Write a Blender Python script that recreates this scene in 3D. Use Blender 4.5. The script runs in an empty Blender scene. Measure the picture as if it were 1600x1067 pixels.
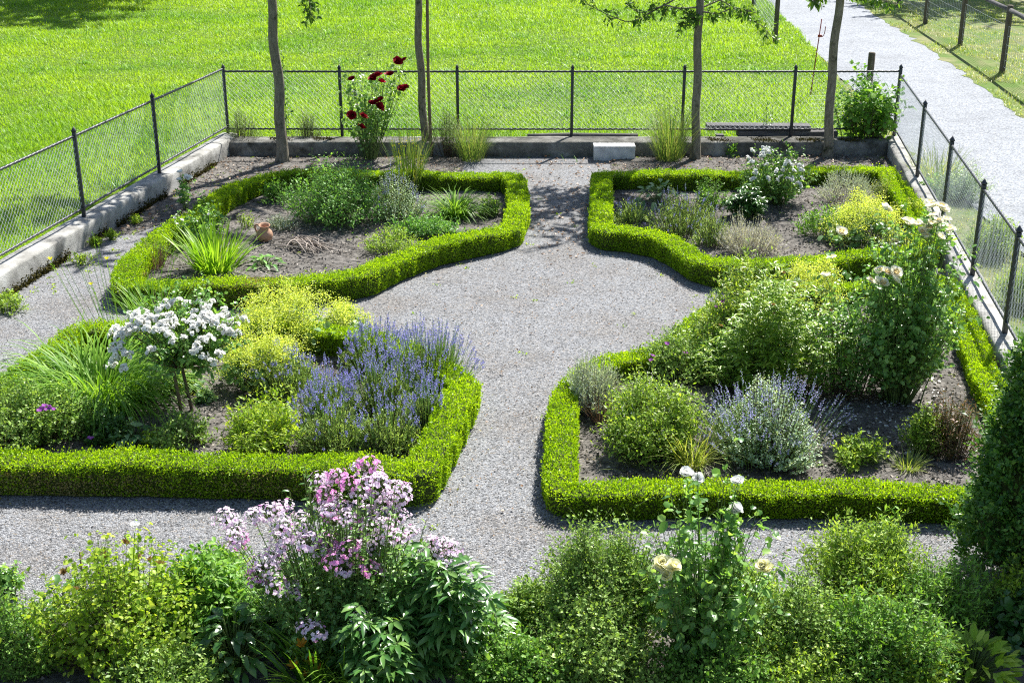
import bpy, math
import numpy as np
from mathutils import Vector

# ------------------------------------------------------------------ camera, sky, sun, exposure
SC = bpy.context.scene
F, CX, CY, H = 2060.0, 800.0, 533.5, 4.8      # focal length and centre in photo pixels, eye height in metres
TH = math.radians(21.05)
cam = bpy.data.cameras.new('camera')
cam.lens = 36 * F / 1600
cam.sensor_width = 36
cam.clip_end = 400
cam_o = bpy.data.objects.new('camera', cam)
SC.collection.objects.link(cam_o)
cam_o.location = (0, 0, H)
cam_o.rotation_euler = (math.pi / 2 - TH, 0, 0)
SC.camera = cam_o

SUN_EL, SUN_AZ = math.radians(50.5), math.radians(30)
W = bpy.data.worlds.new('World')
SC.world = W
W.use_nodes = True
_n = W.node_tree.nodes
_n.clear()
_sky = _n.new('ShaderNodeTexSky')
_sky.sky_type = 'NISHITA'
_sky.sun_disc = False
_sky.sun_elevation = SUN_EL
_sky.sun_rotation = SUN_AZ
_bg = _n.new('ShaderNodeBackground')
_bg.inputs['Strength'].default_value = 0.07
_wo = _n.new('ShaderNodeOutputWorld')
W.node_tree.links.new(_sky.outputs[0], _bg.inputs[0])
W.node_tree.links.new(_bg.outputs[0], _wo.inputs[0])
sun = bpy.data.lights.new('sun', 'SUN')
sun.energy = 5.0
sun.angle = math.radians(0.55)
sun.color = (1.0, 0.965, 0.91)
sun_o = bpy.data.objects.new('sun', sun)
SC.collection.objects.link(sun_o)
_to = Vector((math.sin(SUN_AZ) * math.cos(SUN_EL), math.cos(SUN_AZ) * math.cos(SUN_EL), math.sin(SUN_EL)))
sun_o.rotation_euler = _to.to_track_quat('Z', 'Y').to_euler()
sun_o.location = _to * 60
SC.view_settings.view_transform = 'Standard'
SC.view_settings.look = 'None'
SC.view_settings.gamma = 1
SC.cycles.use_denoising = False
SC.cycles.filter_width = 1.15
SC.view_settings.exposure = 1.22

# ------------------------------------------------------------------ helpers
rng = np.random.default_rng(11)
PI = math.pi


def at(px, py, z=0.0):
    """photo pixel -> world point on the level plane z"""
    u, v = (px - CX) / F, (py - CY) / F
    d = np.array([u, math.cos(TH) - v * math.sin(TH), -math.sin(TH) - v * math.cos(TH)])
    return np.array([0, 0, H]) + d * ((z - H) / d[2])


def at_y(px, py, Y):
    """photo pixel -> world point at the distance Y"""
    u, v = (px - CX) / F, (py - CY) / F
    d = np.array([u, math.cos(TH) - v * math.sin(TH), -math.sin(TH) - v * math.cos(TH)])
    return np.array([0, 0, H]) + d * (Y / d[1])


def spot(bx, by, ty, hw):
    """base pixel, top pixel row, half width in pixels -> location, height, radius"""
    p = at(bx, by)
    h = at_y(bx, ty, p[1])[2]
    dep = p[1] * math.cos(TH) + (H - h / 2) * math.sin(TH)
    return p, h, hw / F * dep


def unit(a):
    return a / np.maximum(np.linalg.norm(a, axis=-1, keepdims=True), 1e-9)


class MB:
    """collects vertices and faces (with material slots) and links them as ONE mesh object"""

    def __init__(self):
        self.v, self.f, self.n = [], [], 0

    def add(self, v, f, m=0):
        v = np.asarray(v, dtype=np.float32).reshape(-1, 3)
        f = np.asarray(f, dtype=np.int64)
        self.v.append(v)
        self.f.append((f + self.n, m))
        self.n += len(v)

    def mesh(self, name, mats, smooth=False):
        me = bpy.data.meshes.new(name)
        v = np.concatenate(self.v)
        me.vertices.add(len(v))
        me.vertices.foreach_set('co', v.ravel())
        li = np.concatenate([f.ravel() for f, m in self.f])
        tot = np.concatenate([np.full(len(f), f.shape[1]) for f, m in self.f])
        mi = np.concatenate([np.full(len(f), m) for f, m in self.f])
        st = np.concatenate([[0], np.cumsum(tot)[:-1]])
        me.loops.add(len(li))
        me.loops.foreach_set('vertex_index', li.astype(np.int32))
        me.polygons.add(len(tot))
        me.polygons.foreach_set('loop_start', st.astype(np.int32))
        me.polygons.foreach_set('material_index', mi.astype(np.int32))
        if smooth:
            me.polygons.foreach_set('use_smooth', np.ones(len(tot), dtype=bool))
        for m in (mats if isinstance(mats, (list, tuple)) else [mats]):
            me.materials.append(m)
        me.update(calc_edges=True)
        return me

    def build(self, name, mats, parent=None, smooth=False, loc=None):
        return link(name, self.mesh(name, mats, smooth), parent, loc)


def link(name, me, parent=None, loc=None):
    o = bpy.data.objects.new(name, me)
    SC.collection.objects.link(o)
    if parent is not None:
        o.parent = parent
    if loc is not None:
        o.location = [float(c) for c in loc]
    return o


def tag(o, label=None, cat=None, group=None, kind=None):
    for k, val in (('label', label), ('category', cat), ('group', group), ('kind', kind)):
        if val:
            o[k] = val
    return o


def thing(name, label, cat, loc, group=None):
    o = bpy.data.objects.new(name, None)
    o.empty_display_size = 0.1
    SC.collection.objects.link(o)
    o.location = [float(c) for c in loc]
    return tag(o, label, cat, group)


# ------------------------------------------------------------------ materials
def new_mat(name):
    m = bpy.data.materials.new(name)
    m.use_nodes = True
    nt = m.node_tree
    nt.nodes.clear()
    out = nt.nodes.new('ShaderNodeOutputMaterial')
    return m, nt, out


def node(nt, t, **kw):
    n = nt.nodes.new(t)
    for k, v in kw.items():
        if k in n.inputs:
            n.inputs[k].default_value = v
        else:
            setattr(n, k, v)
    return n


def ramp(nt, cols, pos=None):
    r = nt.nodes.new('ShaderNodeValToRGB')
    e = r.color_ramp.elements
    pos = pos or [i / (len(cols) - 1) for i in range(len(cols))]
    while len(e) < len(cols):
        e.new(0.5)
    for el, c, p in zip(e, cols, pos):
        el.position = p
        el.color = (*c, 1)
    return r


def leaf_mat(name, cols, trans=0.35, rough=0.45, spec=0.35, patch=None, tint=(1.15, 1.1, 0.45), boost=1.75):
    """leaves: each leaf its own shade, light shining through"""
    m, nt, out = new_mat(name)
    L = nt.links
    cols = [tuple(min(.95, c * boost) for c in k) for k in cols]     # reflectance and transmittance share it half and half
    trans = min(.52, trans * 1.25)
    g = nt.nodes.new('ShaderNodeNewGeometry')
    r = ramp(nt, cols)
    L.new(g.outputs['Random Per Island'], r.inputs[0])
    col = r.outputs[0]
    if patch:
        no = node(nt, 'ShaderNodeTexNoise', Scale=patch[0], Detail=3.0)
        L.new(g.outputs['Position'], no.inputs['Vector'])
        rr = ramp(nt, [(0, 0, 0), (1, 1, 1)], [patch[2], patch[3]])
        L.new(no.outputs[0], rr.inputs[0])
        mx = nt.nodes.new('ShaderNodeMixRGB')
        mx.blend_type = 'MULTIPLY'
        mx.inputs[2].default_value = (*patch[1], 1)
        L.new(rr.outputs[0], mx.inputs[0])
        L.new(col, mx.inputs[1])
        col = mx.outputs[0]
    p = node(nt, 'ShaderNodeBsdfPrincipled', Roughness=rough)
    p.inputs['Specular IOR Level'].default_value = spec
    L.new(col, p.inputs['Base Color'])
    t = nt.nodes.new('ShaderNodeBsdfTranslucent')
    tm = nt.nodes.new('ShaderNodeMixRGB')
    tm.blend_type = 'MULTIPLY'
    tm.inputs[0].default_value = 1
    tm.inputs[2].default_value = (*tint, 1)
    L.new(col, tm.inputs[1])
    L.new(tm.outputs[0], t.inputs[0])
    mix = nt.nodes.new('ShaderNodeMixShader')
    mix.inputs[0].default_value = trans
    L.new(p.outputs[0], mix.inputs[1])
    L.new(t.outputs[0], mix.inputs[2])
    L.new(mix.outputs[0], out.inputs[0])
    return m


def petal_mat(name, cols, trans=0.33):
    return leaf_mat(name, cols, trans, 0.6, 0.2, tint=(1, 1, 1), boost=1.09)


def surf_mat(name, cols, scale=6, detail=6, rough=0.8, bump=0.3, bscale=40, pos=None, spec=0.3, stretch=None, second=None):
    m, nt, out = new_mat(name)
    L = nt.links
    tc = nt.nodes.new('ShaderNodeNewGeometry')
    mp = nt.nodes.new('ShaderNodeMapping')
    mp.inputs['Scale'].default_value = stretch or (1, 1, 1)
    L.new(tc.outputs['Position'], mp.inputs[0])
    no = node(nt, 'ShaderNodeTexNoise', Scale=scale, Detail=float(detail), Roughness=0.65)
    L.new(mp.outputs[0], no.inputs['Vector'])
    r = ramp(nt, cols, pos)
    L.new(no.outputs[0], r.inputs[0])
    col = r.outputs[0]
    if second:                                    # (scale, colour, low, high): blotches
        n3 = node(nt, 'ShaderNodeTexNoise', Scale=second[0], Detail=8.0, Roughness=0.7)
        L.new(tc.outputs['Position'], n3.inputs['Vector'])
        r3 = ramp(nt, [(0, 0, 0), (1, 1, 1)], [second[2], second[3]])
        L.new(n3.outputs[0], r3.inputs[0])
        mx = nt.nodes.new('ShaderNodeMixRGB')
        mx.inputs[2].default_value = (*second[1], 1)
        L.new(r3.outputs[0], mx.inputs[0])
        L.new(col, mx.inputs[1])
        col = mx.outputs[0]
    p = node(nt, 'ShaderNodeBsdfPrincipled', Roughness=rough)
    p.inputs['Specular IOR Level'].default_value = spec
    L.new(col, p.inputs['Base Color'])
    n2 = node(nt, 'ShaderNodeTexNoise', Scale=bscale, Detail=5.0, Roughness=0.7)
    L.new(mp.outputs[0], n2.inputs['Vector'])
    b = node(nt, 'ShaderNodeBump', Strength=bump, Distance=0.02)
    L.new(n2.outputs[0], b.inputs['Height'])
    L.new(b.outputs[0], p.inputs['Normal'])
    L.new(p.outputs[0], out.inputs[0])
    return m


def gravel_mat(name, cols, grain, tintcol, tlow, thigh, bump=0.9):
    m, nt, out = new_mat(name)
    L = nt.links
    g = nt.nodes.new('ShaderNodeNewGeometry')
    vo = node(nt, 'ShaderNodeTexVoronoi', Scale=grain)
    L.new(g.outputs['Position'], vo.inputs['Vector'])
    sep = nt.nodes.new('ShaderNodeSeparateColor')
    L.new(vo.outputs['Color'], sep.inputs[0])
    r = ramp(nt, cols, [0, .12, .4, .7, .9, 1])
    L.new(sep.outputs[0], r.inputs[0])
    no = node(nt, 'ShaderNodeTexNoise', Scale=0.9, Detail=7.0, Roughness=0.7)
    L.new(g.outputs['Position'], no.inputs['Vector'])
    rr = ramp(nt, [(0, 0, 0), (.8, .8, .8)], [tlow, thigh])
    L.new(no.outputs[0], rr.inputs[0])
    mx = nt.nodes.new('ShaderNodeMixRGB')
    mx.blend_type = 'MULTIPLY'
    mx.inputs[2].default_value = (*tintcol, 1)
    L.new(rr.outputs[0], mx.inputs[0])
    L.new(r.outputs[0], mx.inputs[1])
    p = node(nt, 'ShaderNodeBsdfPrincipled', Roughness=0.85)
    p.inputs['Specular IOR Level'].default_value = 0.25
    L.new(mx.outputs[0], p.inputs['Base Color'])
    b = node(nt, 'ShaderNodeBump', Strength=bump, Distance=0.012)
    b.invert = True
    L.new(vo.outputs['Distance'], b.inputs['Height'])
    L.new(b.outputs[0], p.inputs['Normal'])
    L.new(p.outputs[0], out.inputs[0])
    return m


M = {}
M['hedge'] = leaf_mat('box_leaf', [(.10, .18, .006), (.19, .305, .008), (.285, .39, .016)], .42, .4, .4,
                      patch=(2.2, (.72, .8, .8), .42, .62))
M['hedge_dry'] = leaf_mat('box_leaf_dry', [(.30, .25, .09), (.42, .36, .16), (.2, .22, .04)], .3, boost=1.0)
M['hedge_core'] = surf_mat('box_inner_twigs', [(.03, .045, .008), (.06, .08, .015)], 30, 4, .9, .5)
M['yew'] = leaf_mat('dark_box_leaf', [(.022, .07, .014), (.05, .125, .022), (.12, .20, .04)], .32, .4, .4)
M['green'] = leaf_mat('fresh_green_leaf', [(.05, .135, .018), (.105, .22, .03), (.19, .32, .06)])
M['mint'] = leaf_mat('mint_leaf', [(.055, .15, .03), (.10, .23, .045), (.17, .31, .07)])
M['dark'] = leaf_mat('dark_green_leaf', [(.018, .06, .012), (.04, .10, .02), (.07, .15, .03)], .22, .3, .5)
M['peony'] = leaf_mat('peony_leaf', [(.03, .09, .02), (.06, .145, .03), (.12, .21, .05)], .25, .28, .55)
M['tpeony'] = leaf_mat('divided_leaf', [(.075, .15, .018), (.15, .25, .03), (.27, .34, .05)], .3, .35, .45)
M['rose'] = leaf_mat('rose_leaf', [(.06, .14, .04), (.12, .235, .06), (.22, .34, .10)], .4, .3, .5)
M['lime'] = leaf_mat('lime_leaf', [(.10, .19, .012), (.19, .29, .02), (.30, .37, .05)], .4)
M['spirea'] = leaf_mat('spirea_leaf', [(.105, .19, .02), (.19, .30, .035), (.30, .385, .07)], .38)
M['geranium'] = leaf_mat('geranium_leaf', [(.08, .155, .028), (.15, .25, .045), (.25, .35, .09)], .32)
M['blade'] = leaf_mat('daylily_blade', [(.05, .13, .012), (.10, .20, .02), (.18, .29, .045)], .38, .45, .22)
M['lily'] = leaf_mat('lily_blade', [(.08, .17, .012), (.14, .26, .02), (.23, .34, .045)], .4, .42, .3)
M['fine'] = leaf_mat('fine_grass', [(.10, .16, .03), (.17, .22, .05), (.28, .29, .10)], .35)
M['reed'] = leaf_mat('feathery_grass', [(.055, .11, .022), (.10, .17, .04), (.20, .20, .085)], .3)
M['straw'] = leaf_mat('straw', [(.22, .17, .07), (.33, .26, .11), (.14, .12, .05)], .3, boost=1.0)
M['silver'] = leaf_mat('silver_leaf', [(.20, .26, .20), (.32, .38, .30), (.42, .47, .38)], .2)
M['greysilver'] = leaf_mat('grey_silver_leaf', [(.26, .28, .25), (.38, .39, .35), (.48, .48, .42)], .2)
M['lavleaf'] = leaf_mat('lavender_leaf', [(.12, .20, .06), (.20, .30, .10), (.30, .39, .15)], .3)
M['lav'] = petal_mat('lavender_flower', [(.20, .18, .55), (.30, .27, .71), (.45, .42, .82)])
M['nepleaf'] = leaf_mat('catmint_leaf', [(.18, .27, .16), (.28, .38, .24), (.39, .48, .33)], .25)
M['nep'] = petal_mat('catmint_flower', [(.30, .28, .62), (.42, .40, .74), (.55, .52, .82)])
M['dead'] = leaf_mat('dead_stalks', [(.13, .085, .08), (.22, .15, .13), (.09, .055, .05)], .15, boost=1.0)
M['rusty'] = leaf_mat('rusty_leaf', [(.17, .085, .05), (.26, .15, .09), (.13, .13, .045)], .25, boost=1.0)
M['goldenrod'] = leaf_mat('yellow_floret', [(.50, .47, .02), (.65, .60, .04), (.40, .42, .02)], .35, boost=1.1)
M['alch'] = leaf_mat('yellow_green_floret', [(.43, .54, .07), (.55, .64, .14), (.67, .74, .26)], .4, boost=1.1)
M['alchleaf'] = leaf_mat('grey_green_round_leaf', [(.05, .12, .04), (.10, .18, .07), (.18, .26, .11)], .3)
M['stem'] = surf_mat('green_stem', [(.08, .14, .03), (.15, .20, .06)], 20, 4, .6, .1)
M['twig'] = surf_mat('brown_twig', [(.06, .042, .028), (.14, .10, .07)], 25, 5, .85, .4)
M['drytwig'] = surf_mat('dry_grey_twig', [(.24, .20, .17), (.46, .40, .34)], 25, 5, .85, .4)
M['white'] = petal_mat('white_petal', [(.84, .84, .82), (.87, .87, .86), (.86, .84, .78)])
M['cream'] = petal_mat('cream_petal', [(.86, .84, .72), (.88, .87, .80), (.87, .82, .62)])
M['creamheart'] = petal_mat('cream_heart', [(.84, .68, .34), (.86, .76, .46), (.86, .80, .58)])
M['palelemon'] = petal_mat('pale_lemon_petal', [(.86, .84, .56), (.87, .86, .68), (.86, .81, .42)])
M['red'] = petal_mat('dark_red_petal', [(.16, .003, .010), (.30, .006, .018), (.42, .012, .03)], .2)
M['pink'] = petal_mat('pink_petal', [(.85, .60, .82), (.87, .72, .86), (.88, .82, .87)])
M['pinkdark'] = petal_mat('deep_pink_petal', [(.76, .26, .62), (.80, .40, .70), (.84, .55, .76)])
M['purple'] = petal_mat('purple_petal', [(.22, .04, .30), (.32, .07, .40), (.42, .14, .46)])
M['orange'] = petal_mat('orange_petal', [(.70, .24, .01), (.75, .32, .02), (.7, .4, .05)])
M['anther'] = petal_mat('yellow_anther', [(.6, .4, .05), (.65, .5, .1), (.5, .3, .04)])
M['seed'] = leaf_mat('brown_seed_head', [(.25, .15, .06), (.38, .26, .12), (.2, .14, .07)], .2, boost=1.0)
M['iron'] = surf_mat('black_iron', [(.012, .014, .02), (.03, .034, .045)], 40, 5, .38, .25, 90, spec=.6)
M['wire'] = surf_mat('galvanised_wire', [(.50, .54, .58), (.68, .72, .76)], 30, 3, .6, .05, spec=.4)
M['concrete'] = surf_mat('weathered_concrete', [(.16, .155, .14), (.36, .355, .33), (.5, .5, .48)], 3.2, 9, .9, .5, 55,
                         [.30, .52, .72], second=(1.7, (.035, .034, .024), .58, .70))
M['shadedconcrete'] = surf_mat('shaded_weathered_concrete', [(.07, .068, .058), (.19, .185, .165), (.40, .395, .37)], 2.6, 9, .92, .5, 55,
                            [.34, .54, .74], second=(1.5, (.022, .022, .014), .50, .66))  # shade on the back wall's front put into the base colour, plus mossy stains
M['moss'] = leaf_mat('moss', [(.03, .03, .008), (.06, .055, .012), (.09, .075, .02)], .1, .9, .1, boost=1.0)
M['stone'] = surf_mat('pale_stone_block', [(.42, .42, .41), (.60, .60, .59), (.70, .70, .69)], 9, 8, .9, .35, 70, [.3, .55, .75])
M['wood'] = surf_mat('weathered_board', [(.045, .043, .045), (.12, .115, .115), (.22, .21, .20)], 9, 8, .9, .5, 60, [.3, .55, .75],
                     stretch=(.25, 2, 2))
M['post'] = surf_mat('grey_brown_post', [(.06, .05, .035), (.13, .11, .08), (.2, .18, .14)], 12, 8, .9, .6, 60, [.3, .55, .75],
                     stretch=(3, 3, .35))
M['bark'] = surf_mat('smooth_grey_bark', [(.12, .105, .078), (.23, .205, .155), (.33, .305, .24)], 10, 8, .9, .7, 45, [.3, .52, .75],
                     stretch=(3, 3, .8), second=(5, (.035, .04, .015), .56, .68))
M['stake'] = surf_mat('stake_wood', [(.12, .085, .05), (.26, .19, .12)], 14, 6, .85, .4, 60, stretch=(3, 3, .3))
M['terracotta'] = surf_mat('terracotta', [(.30, .16, .10), (.42, .25, .16), (.50, .33, .24)], 12, 7, .8, .25, 80)
M['redrod'] = surf_mat('red_paint', [(.22, .03, .02), (.34, .05, .03)], 12, 5, .5, .1)
M['soil'] = surf_mat('dark_garden_soil', [(.05, .046, .041), (.14, .129, .115), (.28, .26, .235)], 14, 10, .95, 1.0, 38, [.3, .52, .75])
M['chip'] = leaf_mat('mulch_chip', [(.03, .026, .022), (.13, .115, .10), (.32, .29, .255), (.07, .056, .042), (.50, .45, .39)], .05, .9, .15, tint=(1, 1, 1), boost=1.0)
M['drylitter'] = leaf_mat('dry_leaf_litter', [(.16, .08, .035), (.28, .16, .08), (.38, .26, .15)], .25, tint=(1, 1, 1), boost=1.0)
M['gravel'] = gravel_mat('grey_gravel', [(.035, .036, .038), (.105, .107, .111), (.185, .191, .2), (.255, .262, .272), (.34, .348, .36), (.25, .21, .16)],
                         86, (.74, .66, .57), .46, .70)
M['pebble'] = leaf_mat('pebble', [(.05, .051, .053), (.16, .163, .168), (.25, .26, .274), (.365, .375, .39), (.235, .20, .16)], 0, .85, .2, boost=1.0)
M['road'] = gravel_mat('pale_road_gravel', [(.07, .078, .09), (.15, .162, .18), (.22, .237, .262), (.28, .30, .325), (.36, .378, .40), (.23, .225, .215)],
                       55, (.72, .72, .71), .46, .70, .5)
M['meadow'] = surf_mat('meadow_ground', [(.035, .065, .008), (.07, .12, .012), (.12, .17, .02)], 2.5, 8, 1, .6, 12)
M['verge'] = surf_mat('dry_verge', [(.09, .11, .03), (.17, .18, .07), (.30, .27, .15)], 2.2, 9, 1, .6, 30,
                      [.32, .52, .72], second=(.8, (.085, .15, .02), .42, .58))
M['grass'] = leaf_mat('meadow_blade', [(.135, .235, .006), (.185, .295, .010), (.24, .345, .018)], .45, .45, .35,
                      patch=(.30, (.52, .72, .7), .42, .68))
M['drygrass'] = leaf_mat('verge_blade', [(.10, .17, .02), (.19, .25, .045), (.34, .33, .13)], .35)
M['treeleaf'] = leaf_mat('tree_leaf', [(.03, .08, .012), (.06, .13, .018), (.12, .20, .03)], .35, .4, .4)
M['trunkmat'] = M['bark']


# ------------------------------------------------------------------ geometry builders
def side_of(D, N):
    return unit(np.cross(D, N))


def leaves(mb, P, D, N, L, Wd, kind='small', fold=.18, droop=.25, m=0):
    """n leaves at P pointing along D, upper side N"""
    n = len(P)
    L = np.broadcast_to(np.asarray(L, float), (n,))[:, None]
    Wd = np.broadcast_to(np.asarray(Wd, float), (n,))[:, None]
    D = unit(D)
    S = side_of(D, N)
    U = unit(np.cross(S, D))
    if kind == 'small':
        a, b, c, d = P, P + D * L * .5 + S * Wd * .5 + U * Wd * fold, P + D * L, P + D * L * .5 - S * Wd * .5 + U * Wd * fold
        v = np.stack([a, b, c, d], 1).reshape(-1, 3)
        i = np.arange(n)[:, None] * 4
        mb.add(v, np.concatenate([i + [[0, 2, 1]], i + [[0, 3, 2]]]), m)
        return
    w1, w2 = {'big': (.95, .8), 'round': (1.0, .95), 'lance': (.9, .7)}[kind]
    t1, t2 = (.3, .7) if kind != 'round' else (.28, .78)

    def st(t):
        return P + D * L * t - np.array([0, 0, 1.]) * L * droop * t * t
    c1, c2, tip = st(t1), st(t2), st(1.)
    v = np.stack([P, c1 + S * Wd * .5 * w1 + U * Wd * fold, c1, c1 - S * Wd * .5 * w1 + U * Wd * fold,
                  c2 + S * Wd * .5 * w2 + U * Wd * fold, c2, c2 - S * Wd * .5 * w2 + U * Wd * fold, tip], 1).reshape(-1, 3)
    i = np.arange(n)[:, None] * 8
    mb.add(v, np.concatenate([i + [[0, 2, 1]], i + [[0, 3, 2]], i + [[4, 5, 7]], i + [[5, 6, 7]]]), m)
    mb.f.append((np.concatenate([i + [[1, 2, 5, 4]], i + [[2, 3, 6, 5]]]) + mb.n - len(v), m))


def blades(mb, P, az, L, Wd, e0, bend, K=4, m=0):
    """strap leaves: start elevation e0, bending over by bend radians along the length"""
    n = len(P)
    L, Wd, e0, bend = (np.broadcast_to(np.asarray(x, float), (n,)) for x in (L, Wd, e0, bend))
    hx, hy = np.cos(az), np.sin(az)
    S = np.stack([-hy, hx, np.zeros(n)], 1)
    pts, p = [P], P
    for k in range(K):
        e = e0 - bend * ((k + .5) / K) ** 1.3
        p = p + np.stack([np.cos(e) * hx, np.cos(e) * hy, np.sin(e)], 1) * (L / K)[:, None]
        pts.append(p)
    v = []
    for k in range(K):
        w = (Wd * .5 * (1 - .75 * (k / K) ** 2.2))[:, None]
        v += [pts[k] + S * w, pts[k] - S * w]
    v.append(pts[K])
    V = np.stack(v, 1)
    c = V.shape[1]
    i = np.arange(n)[:, None] * c
    base = mb.n
    mb.add(V.reshape(-1, 3), np.concatenate([i + [[2 * k, 2 * k + 1, 2 * k + 3, 2 * k + 2]] for k in range(K - 1)]) if K > 1 else i + [[0, 1, 2]], m)
    if K > 1:
        mb.f.append((i + [[2 * K - 2, 2 * K - 1, 2 * K]] + base, m))
    return pts


def tubes(mb, paths, r0, r1, sides=5, m=0, cap=True):
    """paths (n,k,3): tapered tubes"""
    paths = np.asarray(paths, float)
    if paths.ndim == 2:
        paths = paths[None]
    n, k, _ = paths.shape
    T = unit(np.gradient(paths, axis=1))
    ref = np.where(np.abs(T[..., 2:3]) > .9, np.array([1., 0, 0]), np.array([0, 0, 1.]))
    A = unit(np.cross(T, ref))
    B = np.cross(T, A)
    r0 = np.broadcast_to(np.asarray(r0, float), (n,))[:, None]
    r1 = np.broadcast_to(np.asarray(r1, float), (n,))[:, None]
    rad = r0 + (r1 - r0) * np.linspace(0, 1, k)[None]
    a = np.arange(sides) * 2 * PI / sides
    V = paths[:, :, None] + rad[:, :, None, None] * (A[:, :, None] * np.cos(a)[:, None] + B[:, :, None] * np.sin(a)[:, None])
    i = np.arange(n)[:, None] * (k * sides)
    q = []
    for j in range(k - 1):
        for s in range(sides):
            s2 = (s + 1) % sides
            q.append([j * sides + s, j * sides + s2, (j + 1) * sides + s2, (j + 1) * sides + s])
    q = np.array(q)
    mb.add(V.reshape(-1, 3), (i[:, :, None] + q[None]).reshape(-1, 4), m)
    if cap:
        mb.f.append(((i + [list(range((k - 1) * sides, k * sides))]) + mb.n - V.size // 3, m))
        mb.f.append(((i + [list(range(sides - 1, -1, -1))]) + mb.n - V.size // 3, m))


def bezier(a, b, c, k):
    t = np.linspace(0, 1, k)[None, :, None]
    return (1 - t) ** 2 * a[:, None] + 2 * t * (1 - t) * b[:, None] + t * t * c[:, None]


def shoots(n, R, h, base=.22, dome=.65, jit=.15, k=6, z0=0.0, up=.6, flat=1.0, vase=False):
    """curved shoots from the crown of a plant to a lumpy dome"""
    if not vase:
        base, dome = min(.7, base + .28), min(.93, dome + .33)
    u = np.sqrt(rng.random(n))
    ph = rng.random(n) * 2 * PI
    a, b = rng.random(2) * 6.28
    q = u * R * (1 + .17 * np.sin(2 * ph + a) + .14 * np.sin(3 * ph + b) + .11 * np.sin(5 * ph + a - b))
    zt = h * ((1 - dome) + dome * np.sqrt(1 - (u * .98) ** 2)) * (1 + jit * rng.standard_normal(n)) * (1 + .12 * np.sin(2 * ph + b) + .1 * np.sin(4 * ph + a + 5 * u))
    hx, hy = np.cos(ph), np.sin(ph) * flat
    bk = .55 if vase else .8
    A = np.stack([q * base * hx, q * base * hy, np.full(n, z0)], 1)
    B = np.stack([q * bk * hx, q * bk * hy, z0 + (zt - z0) * up], 1)
    C = np.stack([q * hx, q * hy, zt], 1)
    return bezier(A, B, C, k)


def sample_paths(paths, m, t0, t1):
    n, k, _ = paths.shape
    t = t0 + (t1 - t0) * (np.arange(m)[None] + rng.random((n, m))) / m
    f = np.clip(t * (k - 1), 0, k - 1.001)
    j = f.astype(int)
    w = (f - j)[..., None]
    r = np.arange(n)[:, None]
    a, b = paths[r, j], paths[r, j + 1]
    return (a + (b - a) * w).reshape(-1, 3), unit(b - a).reshape(-1, 3), t.ravel(), np.tile(np.arange(m), n)


def leaves_on(mb, paths, m, L, Wd, kind='small', t0=.3, t1=1., ang=1.0, droop=.3, m_i=0, shrink=.35, sc=.25):
    P, T, t, i = sample_paths(paths, m, t0, t1)
    n = len(P)
    ref = unit(rng.standard_normal((n, 3)))
    perp = unit(ref - T * np.sum(ref * T, 1, keepdims=True))
    an = ang + rng.standard_normal(n) * .25
    D = T * np.cos(an)[:, None] + perp * np.sin(an)[:, None]
    N = unit(T * .7 + np.array([0, 0, .6]) + rng.standard_normal((n, 3)) * .35)
    s = (1 - shrink * np.clip((t - .5) / .5, 0, 1)) * (1 + sc * rng.standard_normal(n)).clip(.45, 1.7)
    leaves(mb, P, D, N, L * s, Wd * s, kind, .15, droop, m_i)


def twiglets(S, per, ln, t0=.35, k=4, rise=.35):
    """side shoots along the main shoots"""
    P, T, t, i = sample_paths(S, per, t0, .98)
    n = len(P)
    d = unit(T * .5 + rng.standard_normal((n, 3)) * [1, 1, .55] + [0, 0, rise])
    ls = ln * rng.uniform(.5, 1.2, n)[:, None]
    E = P + d * ls
    return bezier(P, (P + E) / 2 + np.array([0, 0, .12]) * ls, E, k)


def rand_dirs(n, zmin=-1.):
    z = rng.uniform(zmin, 1, n)
    a = rng.random(n) * 2 * PI
    s = np.sqrt(1 - z * z)
    return np.stack([s * np.cos(a), s * np.sin(a), z], 1)


def inside(poly, x, y):
    poly = np.asarray(poly)[:, :2]
    c = np.zeros(len(x), bool)
    j = len(poly) - 1
    for i in range(len(poly)):
        xi, yi = poly[i]
        xj, yj = poly[j]
        c ^= ((yi > y) != (yj > y)) & (x < (xj - xi) * (y - yi) / (yj - yi + 1e-12) + xi)
        j = i
    return c


def resample(pts, step, closed=False):
    pts = np.asarray(pts, float)
    if closed:
        pts = np.vstack([pts, pts[:1]])
    d = np.linalg.norm(np.diff(pts, axis=0), axis=1)
    s = np.concatenate([[0], np.cumsum(d)])
    n = max(2, int(s[-1] / step))
    u = np.linspace(0, s[-1], n + 1)
    q = np.stack([np.interp(u, s, pts[:, c]) for c in range(pts.shape[1])], 1)
    return q[:-1] if closed else q


def smooth_loop(q, it):
    for _ in range(it):
        q = .5 * q + .25 * (np.roll(q, 1, 0) + np.roll(q, -1, 0))
    return q


def box(mb, lo, hi, m=0, rot=None, org=(0, 0, 0), bev=0.0):
    """box with chamfered edges when bev > 0"""
    import bmesh
    bm = bmesh.new()
    bmesh.ops.create_cube(bm, size=1)
    lo, hi = np.array(lo, float), np.array(hi, float)
    for v in bm.verts:
        v.co = Vector((lo + hi) / 2 + np.array(v.co) * (hi - lo))
    if bev:
        bmesh.ops.bevel(bm, geom=bm.edges[:], offset=bev, segments=2, affect='EDGES', profile=.5)
    bm.verts.index_update()
    V = np.array([v.co[:] for v in bm.verts])
    if rot is not None:
        V = V @ np.array(rot).T
    V = V + np.array(org)
    fs = {}
    for f in bm.faces:
        fs.setdefault(len(f.verts), []).append([v.index for v in f.verts])
    first = True
    for c, l in fs.items():
        if first:
            mb.add(V, l, m)
            first = False
        else:
            mb.f.append((np.array(l) + mb.n - len(V), m))
    bm.free()


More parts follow.
